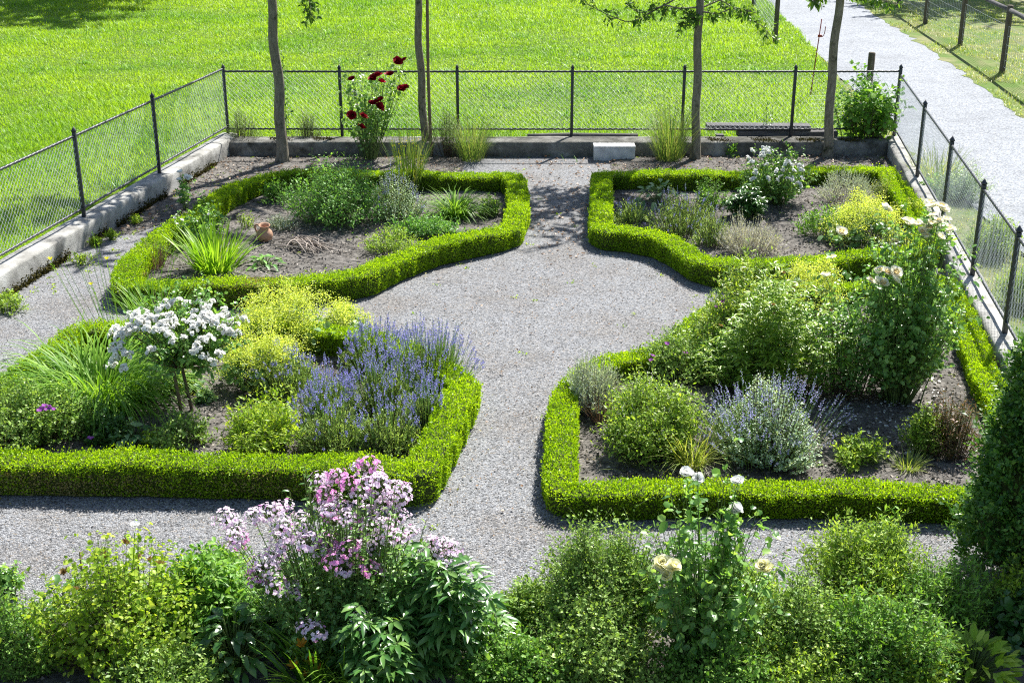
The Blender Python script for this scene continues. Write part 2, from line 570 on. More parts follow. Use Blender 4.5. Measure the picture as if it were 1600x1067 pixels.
def sheet(name, poly, z, mat, kind='structure', cell=None, relief=0.0):
    """a flat (or gently bumpy) polygon of ground"""
    import bmesh
    bm = bmesh.new()
    vs = [bm.verts.new((float(p[0]), float(p[1]), z)) for p in poly]
    bm.faces.new(vs)
    bmesh.ops.triangulate(bm, faces=bm.faces[:])
    if cell:
        for _ in range(9):
            long = [e for e in bm.edges if e.calc_length() > cell]
            if not long:
                break
            bmesh.ops.subdivide_edges(bm, edges=long, cuts=1)
            bmesh.ops.triangulate(bm, faces=[f for f in bm.faces if len(f.verts) > 3])
        for v in bm.verts:
            if not v.is_boundary:
                x, y = v.co.x, v.co.y
                v.co.z += relief * (.5 + .3 * math.sin(x * 5.1 + 2 * math.sin(y * 3.3)) + .3 * math.sin(y * 6.7 + x * 2.1) + .35 * rng.random())
    bmesh.ops.recalc_face_normals(bm, faces=bm.faces[:])
    me = bpy.data.meshes.new(name)
    bm.to_mesh(me)
    bm.free()
    if len(me.polygons) and me.polygons[0].normal.z < 0:
        me.flip_normals()
    me.materials.append(mat)
    return tag(link(name, me), kind=kind)

# ------------------------------------------------------------------ ground, road, beds
WIN_L = lambda y: -4.50 - .165 * (20.6 - y)          # inner face of the left wall
WIN_R = lambda y: 5.97 - .151 * (20.65 - y)          # inner face of the right wall
BACK = 20.64
sheet('meadow', [(-220, -60), (220, -60), (220, 320), (-220, 320)], 0.0, M['meadow'])
garden = [(WIN_L(2), 2), (WIN_R(2), 2), (WIN_R(BACK + .1), BACK + .1), (WIN_L(BACK + .1), BACK + .1)]
sheet('gravel_path', garden, 0.004, M['gravel'])
road_l = [at(*p)[:2] for p in [(1195, 0), (1245, 48), (1300, 110), (1352, 160), (1400, 212), (1450, 268), (1520, 325), (1600, 400), (1720, 520)]]
road_r = [at(*p)[:2] for p in [(1330, 0), (1440, 70), (1530, 133), (1600, 190), (1720, 290), (1950, 480)]]
road_l = [q + rng.normal(0, .035, 2) for q in resample(np.array(road_l), .22)]
road_r = [q + rng.normal(0, .05, 2) for q in resample(np.array(road_r), .3)]
road = [(10.2, 75)] + road_l + [(5.6, 6), (10.5, 6)] + road_r[::-1] + [(13.8, 75)]
sheet('gravel_road', road, 0.004, M['road'])
verge_r = road_r[::-1] + [(13.8, 75), (60, 75), (60, 6), (10.5, 6)]
sheet('roadside_verge', verge_r, 0.008, M['verge'])
verge_l = [(WIN_R(6) + .25, 6), (5.6, 6)] + [q for q in road_l if q[1] < 31][::-1] + [(6.45, 24), (6.25, BACK + .5), (WIN_R(BACK) + .25, BACK)]
sheet('fence_verge', verge_l, 0.008, M['verge'])


def hedge_line(px, z=.3):
    return np.array([at(x, y, z) for x, y in px])


HL = {
    'TL': [(810, 320), (808, 280), (795, 268), (750, 269), (675, 268), (600, 266), (529, 264), (450, 267), (413, 271), (380, 281), (337, 304), (300, 333),
           (256, 357), (218, 387), (198, 415), (190, 436), (260, 438), (337, 437), (464, 431), (540, 425), (572, 420), (614, 398), (682, 374), (766, 357), (800, 347)],
    'TR': [(940, 266), (940, 309), (938, 347), (950, 353), (981, 354), (1031, 364), (1069, 382), (1094, 400), (1120, 407), (1170, 407), (1259, 401), (1360, 393),
           (1450, 380), (1445, 345), (1424, 314), (1404, 287), (1384, 263), (1330, 259), (1262, 261), (1161, 266), (1060, 267)],
    'BL': [(729, 594), (709, 627), (689, 672), (666, 708), (655, 731), (582, 723), (456, 718), (300, 715), (138, 712), (0, 711), (-120, 708), (-150, 690), (-70, 645), (0, 603),
           (50, 565), (120, 512), (260, 505), (400, 503), (540, 512), (620, 535), (690, 568)],
    'BR': [(883, 597), (878, 644), (876, 700), (876, 742), (890, 748), (977, 748), (1129, 744), (1335, 747), (1490, 754), (1640, 765), (1620, 715), (1585, 650), (1546, 576), (1526, 526),
           (1499, 458), (1478, 425), (1400, 428), (1260, 440), (1160, 455), (1110, 475), (1070, 509), (1030, 536), (952, 550), (910, 573)],
}
LOOP = {k: smooth_loop(resample(hedge_line(v)[:, :2], .05, True), 2) for k, v in HL.items()}
for k, v in LOOP.items():
    sheet('flower_bed_soil', v[::5], .012, M['soil'], cell=.16, relief=.035)
border = [(WIN_L(BACK), BACK + .05), (-0.75, BACK + .05), (-.75, 19.2), (-1.5, 18.6), (-3.6, 18.2), (-4.4, 17.2), (-4.85, 16.3), (WIN_L(16.2), 16.2)]
sheet('back_border_soil', border, .010, M['soil'], cell=.25, relief=.02)
border_r = [(1.55, BACK + .05), (WIN_R(BACK), BACK + .05), (WIN_R(18), 18), (5.0, 18.4), (2.0, 18.9), (1.5, 19.3)]
sheet('back_border_soil', border_r, .010, M['soil'], cell=.25, relief=.02)
front = [at(x, y)[:2] for x, y in [(-260, 905), (-40, 930), (60, 965), (160, 925), (330, 905), (600, 945), (720, 955), (850, 915), (960, 880), (1150, 905), (1240, 935),
                                   (1420, 905), (1520, 925), (1700, 900)]] + [np.array([3.9, 4.6]), np.array([-5.2, 4.6])]
sheet('front_border_soil', front, .010, M['soil'], cell=.22, relief=.03)


def scatter(poly, n, z=0.0):
    poly = np.asarray([np.asarray(p)[:2] for p in poly])
    lo, hi = poly.min(0), poly.max(0)
    out, have = [], 0
    while have < n:
        q = rng.uniform(lo, hi, (n * 2, 2))
        q = q[inside(poly, q[:, 0], q[:, 1])]
        out.append(q)
        have += len(q)
    q = np.concatenate(out)[:n]
    return np.column_stack([q, np.full(n, z)])


def chips(name, pts, smin, smax, mat, label=None, lift=.01, tilt=.5):
    mb = MB()
    n = len(pts)
    N = unit(np.array([0, 0, 1.]) + tilt * rng.standard_normal((n, 3)))
    D = unit(np.cross(N, rng.standard_normal((n, 3))))
    s = rng.uniform(smin, smax, n)
    leaves(mb, pts + [0, 0, lift], D, N, s, s * rng.uniform(.4, .9, n), 'small', .25)
    o = mb.build(name, mat)
    return tag(o, kind='stuff')


# loose chips of mulch on the soil, dry leaves under the trees, petals under the cream rose
allbeds = [LOOP[k] for k in LOOP]
chips('mulch', np.concatenate([scatter(LOOP['TL'], 9000, .035), scatter(LOOP['TR'], 8000, .035), scatter(LOOP['BL'], 8000, .035), scatter(LOOP['BR'], 13000, .035),
                               scatter(border, 5000, .02), scatter(border_r, 4000, .02), scatter(front, 5000, .03)]), .012, .042, M['chip'])
bp = [at(x, y)[:2] for x, y in [(780, 246), (960, 246), (930, 300), (915, 400), (850, 420), (820, 330), (830, 290)]]
chips('dry_leaf_litter', np.concatenate([scatter(bp, 420, .006), scatter(border, 550, .03), scatter(border_r, 500, .03)]), .025, .06, M['drylitter'], tilt=.25)
pet = [at(x, y)[:2] for x, y in [(1280, 640), (1400, 590), (1470, 600), (1480, 660), (1440, 720), (1330, 715), (1270, 690)]]
chips('fallen_petals', scatter(pet, 190, .05), .022, .042, M['white'], tilt=.2)


sd = np.concatenate([scatter(LOOP[k], 60, .03) for k in LOOP] + [scatter(border, 50, .02), scatter(border_r, 40, .02), scatter([(WIN_L(12), 12), (WIN_L(12) + .5, 12), (WIN_L(19.5) + .7, 19.5), (WIN_L(19.5), 19.5)], 90, .005),
                     scatter(garden, 160, .005)])
sd = np.repeat(sd, 7, 0) + rng.normal(0, .022, (len(sd) * 7, 3)) * [1, 1, .2]
mb = MB()
leaves(mb, sd, rand_dirs(len(sd), .2), rand_dirs(len(sd), .4), .034 * rng.uniform(.4, 1.3, len(sd)), .015)
tag(mb.build('seedlings', M['lime']), kind='stuff')


# clippings and crumbs of soil along the feet of the hedges
ft = np.concatenate([LOOP[k][rng.integers(0, len(LOOP[k]), 900)] for k in LOOP])
ft = ft + rng.normal(0, .2, ft.shape)
ok = np.min(np.stack([np.min(np.linalg.norm(ft[:, None] - LOOP[k][None, ::3], axis=2), axis=1) for k in LOOP]), axis=0)
ft = ft[(ok > .14) & (ok < .42)]
chips('hedge_clippings', np.column_stack([ft, np.full(len(ft), .014)])[::2], .012, .03, M['hedge_dry'], tilt=.3)
chips('hedge_crumbs', np.column_stack([ft, np.full(len(ft), .012)])[1::2], .010, .026, M['chip'], tilt=.3)


def pebbles(name, pts, smin, smax, mat):
    n = len(pts)
    s = rng.uniform(smin, smax, n)
    a = rng.random(n) * 6.28
    ring = []
    for k in range(4):
        r = s * rng.uniform(.35, .6, n)
        ring.append(pts + np.stack([np.cos(a + k * PI / 2) * r, np.sin(a + k * PI / 2) * r, s * rng.uniform(.05, .25, n)], 1))
    top = pts + np.stack([rng.normal(0, .1, n) * s, rng.normal(0, .1, n) * s, s * rng.uniform(.35, .6, n)], 1)
    V = np.stack(ring + [top], 1)
    i = np.arange(n)[:, None] * 5
    mb = MB()
    mb.add(V.reshape(-1, 3), np.concatenate([i + [[0, 1, 4]], i + [[1, 2, 4]], i + [[2, 3, 4]], i + [[3, 0, 4]]]))
    return tag(mb.build(name, mat), kind='stuff')


gp = scatter(garden, 150000, .003)
gp = gp[(gp[:, 1] > 6.3) & (gp[:, 1] < 19.5)]
gp = gp[(rng.random(len(gp)) < np.clip(9.5 / gp[:, 1], 0, 1) ** 1.5) & (np.abs(gp[:, 0]) < gp[:, 1] * .42 + .6)]
for k in LOOP:
    gp = gp[~inside(LOOP[k], gp[:, 0], gp[:, 1])]
chips('gravel_litter', scatter([at(x, y)[:2] for x, y in [(700, 400), (1050, 420), (1100, 480), (860, 640), (900, 860), (620, 860), (760, 640), (560, 490)]], 420, .012), .012, .034, M['drylitter'], tilt=.3)
pebbles('loose_gravel', gp, .009, .021, M['pebble'])

# ------------------------------------------------------------------ low walls round the garden


def wall(name, label, inner, w, h, outward, mat='concrete'):
    """low wall swept along its inner foot line"""
    q = resample(inner, .14)
    n = len(q)
    d = unit(np.gradient(q, axis=0))
    out = np.stack([-d[:, 1], d[:, 0]], 1) * outward
    t = np.arange(n)

    def wob(a):
        return a * (np.sin(t * .7 + rng.random() * 6) + np.sin(t * .23 + rng.random() * 6) + rng.standard_normal(n) * .6)
    prof = [(0, -.05), (0, h * .5), (0, h - .03), (.012, h - .008), (.035, h), (w * .5, h + .006), (w - .035, h), (w - .01, h - .012), (w, h - .035), (w, -.05)]
    V = []
    for k, (x, z) in enumerate(prof):
        xx = x + wob(.003 if k != 0 else .008)
        V.append(np.column_stack([q + out * xx[:, None], z + (wob(.0028) if z > 0 else 0 * t)]))
    V = np.stack(V, 1)
    m = len(prof)
    mb = MB()
    f = []
    for i in range(n - 1):
        for k in range(m - 1):
            a = [i * m + k, i * m + k + 1, (i + 1) * m + k + 1, (i + 1) * m + k]
            f.append(a if outward > 0 else a[::-1])
    mb.add(V.reshape(-1, 3), f)
    mb.f.append((np.array([list(range(m))[::-1] if outward > 0 else list(range(m))]), 0))
    mb.f.append((np.array([[(n - 1) * m + k for k in range(m)][::(1 if outward > 0 else -1)]]), 0))
    o = mb.build(name, M[mat])
    tag(o, label, 'wall')
    return o


HW_L, HW_B, HW_R = .28, .24, .245
wl = wall('garden_wall', 'low weathered concrete wall with dark mossy foot on the left, beside the meadow', [(WIN_L(5), 5), (WIN_L(BACK + .46), BACK + .46)], .31, HW_L, 1)
wb = wall('garden_wall', 'low grey concrete wall along the back of the garden behind the tree trunks', [(WIN_L(BACK) + .002, BACK), (WIN_R(BACK) - .002, BACK)], .44, HW_B, 1, 'shadedconcrete')
wr = wall('garden_wall', 'low narrow concrete wall on the right between box hedge and gravel road', [(WIN_R(5), 5), (WIN_R(BACK + .45), BACK + .45)], .26, HW_R, -1)


def moss_strip(parent, pts, n, spread, zmax, s=.03):
    p = resample(pts, .02)
    P = p[rng.integers(0, len(p), n)] + rng.standard_normal((n, 3)) * [spread, spread, 0]
    P[:, 2] += np.abs(rng.standard_normal(n)) * zmax
    keep = np.sin(P[:, 0] * 9 + P[:, 1] * 5) + np.sin(P[:, 1] * 2.3) > -.5
    P = P[keep]
    mb = MB()
    leaves(mb, P, rand_dirs(len(P), 0), rand_dirs(len(P), 0), s, s * .7)
    mb.build('moss', M['moss'], parent)


moss_strip(wl, [(WIN_L(12.5) + .02, 12.5, 0), (WIN_L(20) + .02, 20, 0)], 5500, .02, .045)
moss_strip(wb, [(-4.2, BACK + .2, HW_B), (-2.2, BACK + .2, HW_B)], 1500, .06, .012, .025)
moss_strip(wb, [(2.2, BACK + .12, HW_B), (5.6, BACK + .1, HW_B)], 2600, .07, .012, .025)

# ------------------------------------------------------------------ iron fence with chain link


def post_mesh(hh):
    mb = MB()
    box(mb, (-.023, -.023, 0), (.023, .023, hh), bev=.004)
    return mb.mesh('fence_post', M['iron'])


def finial_mesh():
    mb = MB()
    a = np.arange(4) * PI / 2 + PI / 4
    rings = [(0, .0235), (.012, .038), (.022, .038), (.055, .013)]
    V = [[(math.cos(x) * r, math.sin(x) * r, z) for x in a] for z, r in rings]
    V = [p for r in V for p in r] + [(0, 0, .082)]
    f = [[i * 4 + k, i * 4 + (k + 1) % 4, (i + 1) * 4 + (k + 1) % 4, (i + 1) * 4 + k] for i in range(3) for k in range(4)]
    mb.add(V, f)
    mb.f.append((np.array([[12 + k, 12 + (k + 1) % 4, 16] for k in range(4)]), 0))
    return mb.mesh('finial', M['iron'])


FIN = finial_mesh()


def iron_fence(label, posts, z0, hh=1.08, wire=.0016, skip=()):
    """posts: list of (x, y); fence line follows them on the wall top z0"""
    root = thing('iron_fence', label, 'fence', (*posts[0], z0))
    o = np.array([*posts[0], z0])
    pm = post_mesh(hh)
    for i, p in enumerate(posts):
        if i in skip:
            continue
        l = np.array([*p, z0]) - o
        po = link('post', pm, root, l)
        link('finial', FIN, po, (0, 0, hh))
    line = np.array([[x, y, 0] for x, y in posts]) - np.array([*posts[0], 0])
    for nm, zz, r in (('top_rail', hh - .045, .017), ('bottom_rail', .115, .0155)):
        mb = MB()
        for a, b in zip(line[:-1], line[1:]):
            q = resample([a + [0, 0, zz], b + [0, 0, zz]], .03)
            t = np.arange(len(q))
            q = q + np.column_stack([0 * t, .0025 * np.cos(t * 1.9), .0035 * np.sin(t * 1.9)])
            q[0], q[-1] = a + [0, 0, zz], b + [0, 0, zz]
            tubes(mb, q, r, r, 6)
        mb.build(nm, M['iron'], root, smooth=True)
    mb = MB()
    f_r = wire
    zlo, zhi, s = .115, hh - .05, .078
    for a, b in zip(line[:-1], line[1:]):
        Ln = np.linalg.norm(b - a)
        d = (b - a) / Ln
        Hh = zhi - zlo
        for sg in (1, -1):
            for c in np.arange(-Hh + s * .3, Ln, s):
                u0, u1 = max(0, c), min(Ln, c + Hh)
                if u1 - u0 < .02:
                    continue
                v0, v1 = u0 - c, u1 - c
                if sg < 0:
                    v0, v1 = Hh - v0, Hh - v1
                off = np.cross(d, [0, 0, 1]) * .002 * sg
                tubes(mb, np.array([a + d * u0 + [0, 0, zlo + v0] + off, a + d * u1 + [0, 0, zlo + v1] + off]), f_r, f_r, 3, cap=False)
    mb.build('wire_mesh', M['wire'], root)
    return root


lx = lambda y: WIN_L(y) - .16
rx = lambda y: WIN_R(y) + .14
yb = BACK + .42
back_posts = [(lx(yb) - .0, yb + .02), (-2.74, yb), (-.87, yb), (.96, yb), (2.74, yb), (4.50, yb), (rx(yb), yb + .02)]
iron_fence('black iron fence with spear tipped posts on the back wall before the meadow', back_posts, HW_B + .004)
left_posts = [(lx(y), y) for y in (7.2, 9.4, 11.6, 13.8, 16.1, 18.4, yb)]
iron_fence('black iron fence with chain link on the left wall, sloping towards the corner', left_posts, HW_L + .006, wire=.0023, skip=(6,))
right_posts = [(rx(y), y) for y in (8.5, 10.25, 12.05, 13.86, 16.0, 18.35, yb)]
iron_fence('black iron fence with fine wire on the right wall beside the gravel road', right_posts, HW_R + .006, hh=1.02, skip=(6,))

# ------------------------------------------------------------------ box hedges


def hedge(label, key, w=.285, h=.28, dens=10500, dry=()):
    q = LOOP[key]
    n = len(q)
    d = unit(np.roll(q, -1, 0) - np.roll(q, 1, 0))
    nrm = np.stack([d[:, 1], -d[:, 0]], 1)
    seg = np.linalg.norm(np.roll(q, -1, 0) - q, axis=1)
    s = np.concatenate([[0], np.cumsum(seg)])
    Ltot = s[-1]
    o = q.mean(0)
    root = thing('box_hedge', label, 'hedge', (*o, 0))
    ph = rng.random(12) * 6.28

    def prof(si, an):
        """section of the clipped hedge at length si, angle an (0 outer foot .. pi inner foot)"""
        k2 = 2 * PI / Ltot
        bump = 1 + .05 * np.sin(round(Ltot / .9) * k2 * si + ph[0] + 2 * np.sin(an)) + .05 * np.sin(round(Ltot / .37) * k2 * si + ph[1] + 3 * an) + .05 * np.sin(round(Ltot / .19) * k2 * si + ph[2] - 4 * an)
        ca, sa = np.cos(an), np.sin(an)
        e = .17
        x = np.sign(ca) * np.abs(ca) ** e * w / 2 * bump
        z = np.abs(sa) ** e * h * (1 + .06 * np.sin(round(Ltot / 1.6) * k2 * si + ph[3])) * (.5 + .5 * bump)
        x = x * (1 - .14 * np.clip(1 - z / (h * .35), 0, 1))
        return x, z

    def world(si, x, z):
        i = np.clip(np.searchsorted(s, si, 'right') - 1, 0, n - 1)
        f = ((si - s[i]) / seg[i])[:, None]
        j = (i + 1) % n
        p = q[i] * (1 - f) + q[j] * f
        nn = unit(nrm[i] * (1 - f) + nrm[j] * f)
        P = np.column_stack([p - o + nn * x[:, None], z])
        return P, nn, unit(np.column_stack([d[i], 0 * x]))
    # twiggy inner mass
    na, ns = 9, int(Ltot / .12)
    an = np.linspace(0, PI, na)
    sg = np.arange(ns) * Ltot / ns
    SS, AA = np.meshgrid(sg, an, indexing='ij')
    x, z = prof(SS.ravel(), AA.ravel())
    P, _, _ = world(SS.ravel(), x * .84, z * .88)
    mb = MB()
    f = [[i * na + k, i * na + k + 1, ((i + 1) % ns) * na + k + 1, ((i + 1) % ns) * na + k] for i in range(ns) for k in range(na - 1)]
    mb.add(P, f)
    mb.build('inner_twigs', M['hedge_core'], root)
    N = int(Ltot * (w + 2 * h) * dens)
    si = rng.random(N) * Ltot
    # even over the section's outline
    tt = rng.random(N)
    aa = np.interp(tt, np.linspace(0, 1, 60), np.arccos(np.clip(np.linspace(1, -1, 60), -1, 1)))
    uu = tt * (w + 2 * h)
    sd = uu < h
    tp = (uu >= h) & (uu < h + w)
    zz = np.where(sd, uu, np.where(tp, h, w + 2 * h - uu))
    xx = np.where(sd, w / 2, np.where(tp, w / 2 - (uu - h), -w / 2))
    aa = np.arctan2((zz / h) ** (1 / .17) + 1e-6, np.sign(xx) * (np.abs(xx) / (w / 2)) ** (1 / .17))
    x, z = prof(si, aa)
    dep = 1 - np.abs(rng.standard_normal(N)) * .085 + (rng.random(N) < .07) * rng.uniform(.02, .16, N)
    P, nn, tg = world(si, x * dep, z * dep)
    zup = np.array([0, 0, 1.])
    On = unit(np.column_stack([nn * (np.sign(x) * (np.abs(x) / (w / 2)) ** 4)[:, None], (z / h) ** 4]) + 1e-4)
    D = unit(On * .8 + zup * .45 + rng.standard_normal((N, 3)) * .55)
    Nn = unit(On + zup * .3 + rng.standard_normal((N, 3)) * .6)
    L = rng.uniform(.014, .026, N)
    P = P - D * L[:, None] * .4
    dr = np.zeros(N, bool)
    W0 = P[:, :2] + o
    for (bx, by, r, pr, zl) in dry:
        c = at(bx, by)[:2]
        g = np.exp(-np.sum((W0 - c) ** 2, 1) / (2 * r * r))
        dr |= (rng.random(N) < pr * g) & (P[:, 2] < zl)
    mb = MB()
    leaves(mb, P[~dr], D[~dr], Nn[~dr], L[~dr], L[~dr] * rng.uniform(.5, .68, (~dr).sum()))
    mb.build('foliage', M['hedge'], root)
    if dr.any():
        mb = MB()
        leaves(mb, P[dr], D[dr], Nn[dr], L[dr], L[dr] * .55)
        tag(mb.build('dry_foliage', M['hedge_dry'], root), 'straw coloured dried leaves low on the hedge')
    return root


hedge('clipped box hedge ringing the bed with the terracotta jug, far left', 'TL', dry=[(390, 466, .24, .97, .27), (335, 465, .2, .8, .24), (200, 450, .2, .7, .2)])
hedge('clipped box hedge ringing the bed with the white bush rose, far right', 'TR', w=.285, h=.285)
hedge('clipped box hedge ringing the lavender bed, near left', 'BL', w=.285, h=.305, dry=[(60, 775, .3, .6, .22), (200, 778, .25, .55, .2), (430, 781, .3, .4, .25), (110, 778, .12, .9, .14)])
hedge('clipped box hedge ringing the bed with the tall cream rose, near right', 'BR', w=.255, h=.235)

# ------------------------------------------------------------------ trees


def bent(pts, k):
    pts = np.asarray(pts, float)
    return resample(pts, np.linalg.norm(np.diff(pts, axis=0), axis=1).sum() / k)


def limb_set(rootp, n, R, zlo, zhi, lean=0.0):
    a = np.arange(n) * 2 * PI / n + rng.random() * 6
    a = a + rng.normal(0, .2, n)
    r = R * rng.uniform(.7, 1.1, n)
    A = np.tile(rootp, (n, 1)) + np.column_stack([0 * a, 0 * a, rng.uniform(-.25, .1, n)])
    C = rootp + np.column_stack([np.cos(a) * r, np.sin(a) * r, rng.uniform(zlo, zhi, n) - rootp[2]])
    B = rootp + np.column_stack([np.cos(a) * r * .5, np.sin(a) * r * .5, (C[:, 2] - rootp[2]) * .75 + .25])
    return bezier(A, B, C, 8)


def tree(label, px, r0, r1, R=1.9, ztop=3.3, crown=(3.55, 5.0), nleaf=40, low=(), limbs=12, leafL=.085):
    base = at(*px[0])
    Y = base[1]
    pts = [base] + [at_y(x, y, Y) for x, y in px[1:]]
    pts[0] = pts[0] - [0, 0, .03]
    top = pts[-1].copy()
    top[2] = ztop
    pts.append(top)
    root = thing('garden_tree', label, 'tree', base, 'slim garden trees along the back wall')
    q = bent(np.array(pts) - base, 22)
    q = q + np.column_stack([.012 * np.sin(np.arange(len(q)) * .9), .012 * np.cos(np.arange(len(q)) * .7), 0 * q[:, 0]])
    mb = MB()
    n = len(q)
    flare = 1 + .55 * np.exp(-np.arange(n) * 1.2)
    T = np.linspace(r0, r1, n) * flare
    # trunk with a rooted flare: ring by ring
    a = np.arange(10) * 2 * PI / 10
    V = np.stack([np.column_stack([q[i, 0] + np.cos(a) * T[i] * (1 + .06 * np.sin(3 * a + i * .4)), q[i, 1] + np.sin(a) * T[i], np.full(10, q[i, 2])]) for i in range(n)])
    f = [[i * 10 + k, i * 10 + (k + 1) % 10, (i + 1) * 10 + (k + 1) % 10, (i + 1) * 10 + k] for i in range(n - 1) for k in range(10)]
    mb.add(V.reshape(-1, 3), f)
    mb.build('trunk', M['bark'], root, smooth=True)
    lm = MB()
    tp = q[-1]
    P1 = limb_set(tp, limbs, R, crown[0], crown[1])
    tubes(lm, P1, r1 * .6, .012, 6)
    tw = []
    for p in P1:
        for t in (2, 3, 4, 5, 6, 7):
            for _ in range(4):
                d = rand_dirs(1, -.25)[0]
                e = p[t] + d * rng.uniform(.3, .7) * [1, 1, .7]
                tw.append([p[t], (p[t] + e) / 2 + [0, 0, .06], e])
    tw = np.array(tw)
    tw = bezier(tw[:, 0], tw[:, 1], tw[:, 2], 5)
    ext = []
    for path in low:                              # low hanging branches seen under the crown: pixel paths
        pp = bent([at_y(x, y, Y + dy) - base for x, y, dy in path], 14)
        tubes(lm, pp, .016, .004, 5)
        for i in range(2, len(pp)):
            for _ in range(3):
                e = pp[i] + rand_dirs(1, -1)[0] * rng.uniform(.06, .22) - [0, 0, .03]
                ext.append([pp[i], (pp[i] + e) / 2 + [0, 0, .01], e])
    tubes(lm, tw, .007, .002, 4, cap=False)
    cm = MB()
    leaves_on(cm, tw, nleaf, leafL, leafL * .5, 'big', .15, 1., 1.0, .25)
    if ext:
        ext = np.array(ext)
        ex = bezier(ext[:, 0], ext[:, 1], ext[:, 2], 4)
        tubes(lm, ex, .004, .0015, 3, cap=False)
        leaves_on(cm, ex, 5, leafL * .9, leafL * .42, 'big', .2, 1., 1.0, .25)
    lm.build('limbs', M['bark'], root)
    cm.build('crown', M['treeleaf'], root)
    return root


tree('leaning slim trunk at the left corner of the back wall', [(441, 255), (438, 200), (436, 140), (428, 60), (424, 0)], .088, .062, R=1.9,
     low=[[(470, -30, 0), (484, 5, -.3), (487, 25, -.4)]])
tree('slim straight trunk with a thin stake tied close beside it', [(666, 243), (660, 160), (655, 70), (653, 0)], .066, .05, R=1.9)
tree('slim trunk with low leafy branches near the yellowish reeds', [(1086, 250), (1088, 160), (1091, 70), (1093, 0)], .07, .055, R=1.5, nleaf=34,
     low=[[(1080, -25, 0), (1055, 0, -.1), (1020, 18, -.2), (985, 37, -.3), (950, 24, -.35), (912, 4, -.4), (900, -15, -.4)], [(1092, 12, 0), (1060, 14, -.2), (1040, 8, -.2), (1000, 22, -.3), (980, 8, -.3)],
          [(1093, 14, 0), (1125, 0, .2), (1160, 22, .2), (1190, 40, .3), (1205, 58, .3)], [(1093, 18, 0), (1120, 22, -.2), (1150, 12, -.2), (1180, 20, -.2)], [(1093, 22, 0), (1075, 30, -.2), (1066, 40, -.2)]])
tree('slim trunk at the right end of the back wall, before the pale road', [(1293, 247), (1295, 190), (1301, 100), (1312, 0)], .075, .06, R=.85, nleaf=5, limbs=6, low=[[(1310, -20, 0), (1345, -6, -.2), (1400, 6, -.3)], [(1290, -14, 0), (1270, 2, -.2)]])

# a support stake tied to the second trunk
b = at(674, 246)
root = thing('tree_stake', 'thin round wooden stake standing close beside a slim trunk', 'stake', b)
mb = MB()
q = bent(np.array([b - [0, 0, .03], at_y(669, 120, b[1]), at_y(667, -40, b[1])]) - b, 10)
tubes(mb, q, .026, .023, 8)
mb.build('pole', M['stake'], root, smooth=True)

# big meadow trees beyond the frame, whose shade falls on the grass


def meadow_tree(label, loc, Rc, z0, z1, n):
    root = thing('meadow_tree', label, 'tree', loc)
    mb = MB()
    tubes(mb, bent([(0, 0, -.1), (.1, .1, 2), (0, 0, z0)], 8), .32, .2, 10)
    P1 = limb_set(np.array([0, 0, z0 - .5]), n, Rc * .8, z0 + .5, z1)
    tubes(mb, P1, .12, .03, 6)
    mb.build('trunk', M['bark'], root)
    tw = []
    for p in P1:
        for t in (2, 3, 4, 5, 6, 7):
            for _ in range(5):
                e = p[t] + rand_dirs(1, -.5)[0] * rng.uniform(.6, 1.8)
                tw.append([p[t], (p[t] + e) / 2 + [0, 0, .2], e])
    tw = np.array(tw)
    tw = bezier(tw[:, 0], tw[:, 1], tw[:, 2], 5)
    mb = MB()
    leaves_on(mb, tw, 26, .22, .13, 'big', .1, 1., 1.0)
    mb.build('crown', M['treeleaf'], root)


meadow_tree('broad leafy tree standing in the meadow beyond the top left corner', (-11.2, 44.4, 0), 5.4, 5, 10, 16)
meadow_tree('leafy tree standing in the dry field beyond the top right corner', (15.8, 44.4, 0), 3.4, 5, 8.5, 9)

# ------------------------------------------------------------------ meadow grass
wall_poly = [(WIN_L(2) - .33, 2), (WIN_R(2) + .28, 2), (WIN_R(BACK + .46) + .28, BACK + .46), (WIN_L(BACK + .46) - .33, BACK + .46)]


def grass(name, n, region, L, mat, lean=.8, wd=.0085, ymax=46, keep=None):
    Y = region[2] + (ymax - region[2]) * rng.random(n * 3) ** 1.25
    X = rng.uniform(-1, 1, n * 3) * (Y * .43 + 1.5)
    ok = (X > region[0]) & (X < region[1]) & ~inside(wall_poly, X, Y) & ~inside(road, X, Y) & (Y < ymax)
    if keep is not None:
        ok &= keep(X, Y)
    X, Y = X[ok][:n], Y[ok][:n]
    n = len(X)
    lump = .82 + sum(.17 * np.sin(X * f * math.cos(t) + Y * f * math.sin(t) + 7 * t + 1.7 * np.sin(X * f * .37 - Y * f * .29 + t)) for f, t in ((.31, .4), (.73, 2.1), (1.3, 1.1), (2.1, 2.8), (3.7, .2), (5.3, 1.7)))
    Ls = L * rng.uniform(.55, 1.35, n) * np.clip(lump, .45, 1.3)
    mb = MB()
    blades(mb, np.column_stack([X, Y, np.zeros(n)]), rng.random(n) * 2 * PI, Ls, wd * (.55 + Y / 40), rng.uniform(.55, 1.5, n), rng.uniform(.4, 1.7, n), 2)
    return tag(mb.build(name, mat), kind='stuff')


vl, vr = np.array([np.asarray(p)[:2] for p in verge_l]), np.array([np.asarray(p)[:2] for p in verge_r])
grass('meadow_grass', 520000, (-40, 8, 12), .135, M['grass'], keep=lambda x, y: ~inside(vl, x, y) & ~inside(vr, x, y) & ((y > 20.5) | (x < -4)))
grass('verge_grass', 110000, (4, 30, 8), .11, M['drygrass'], keep=lambda x, y: inside(vl, x, y) | (inside(vr, x, y) & (np.sin(x * 2.3) + np.sin(y * 1.7 + x) > -1.0)))

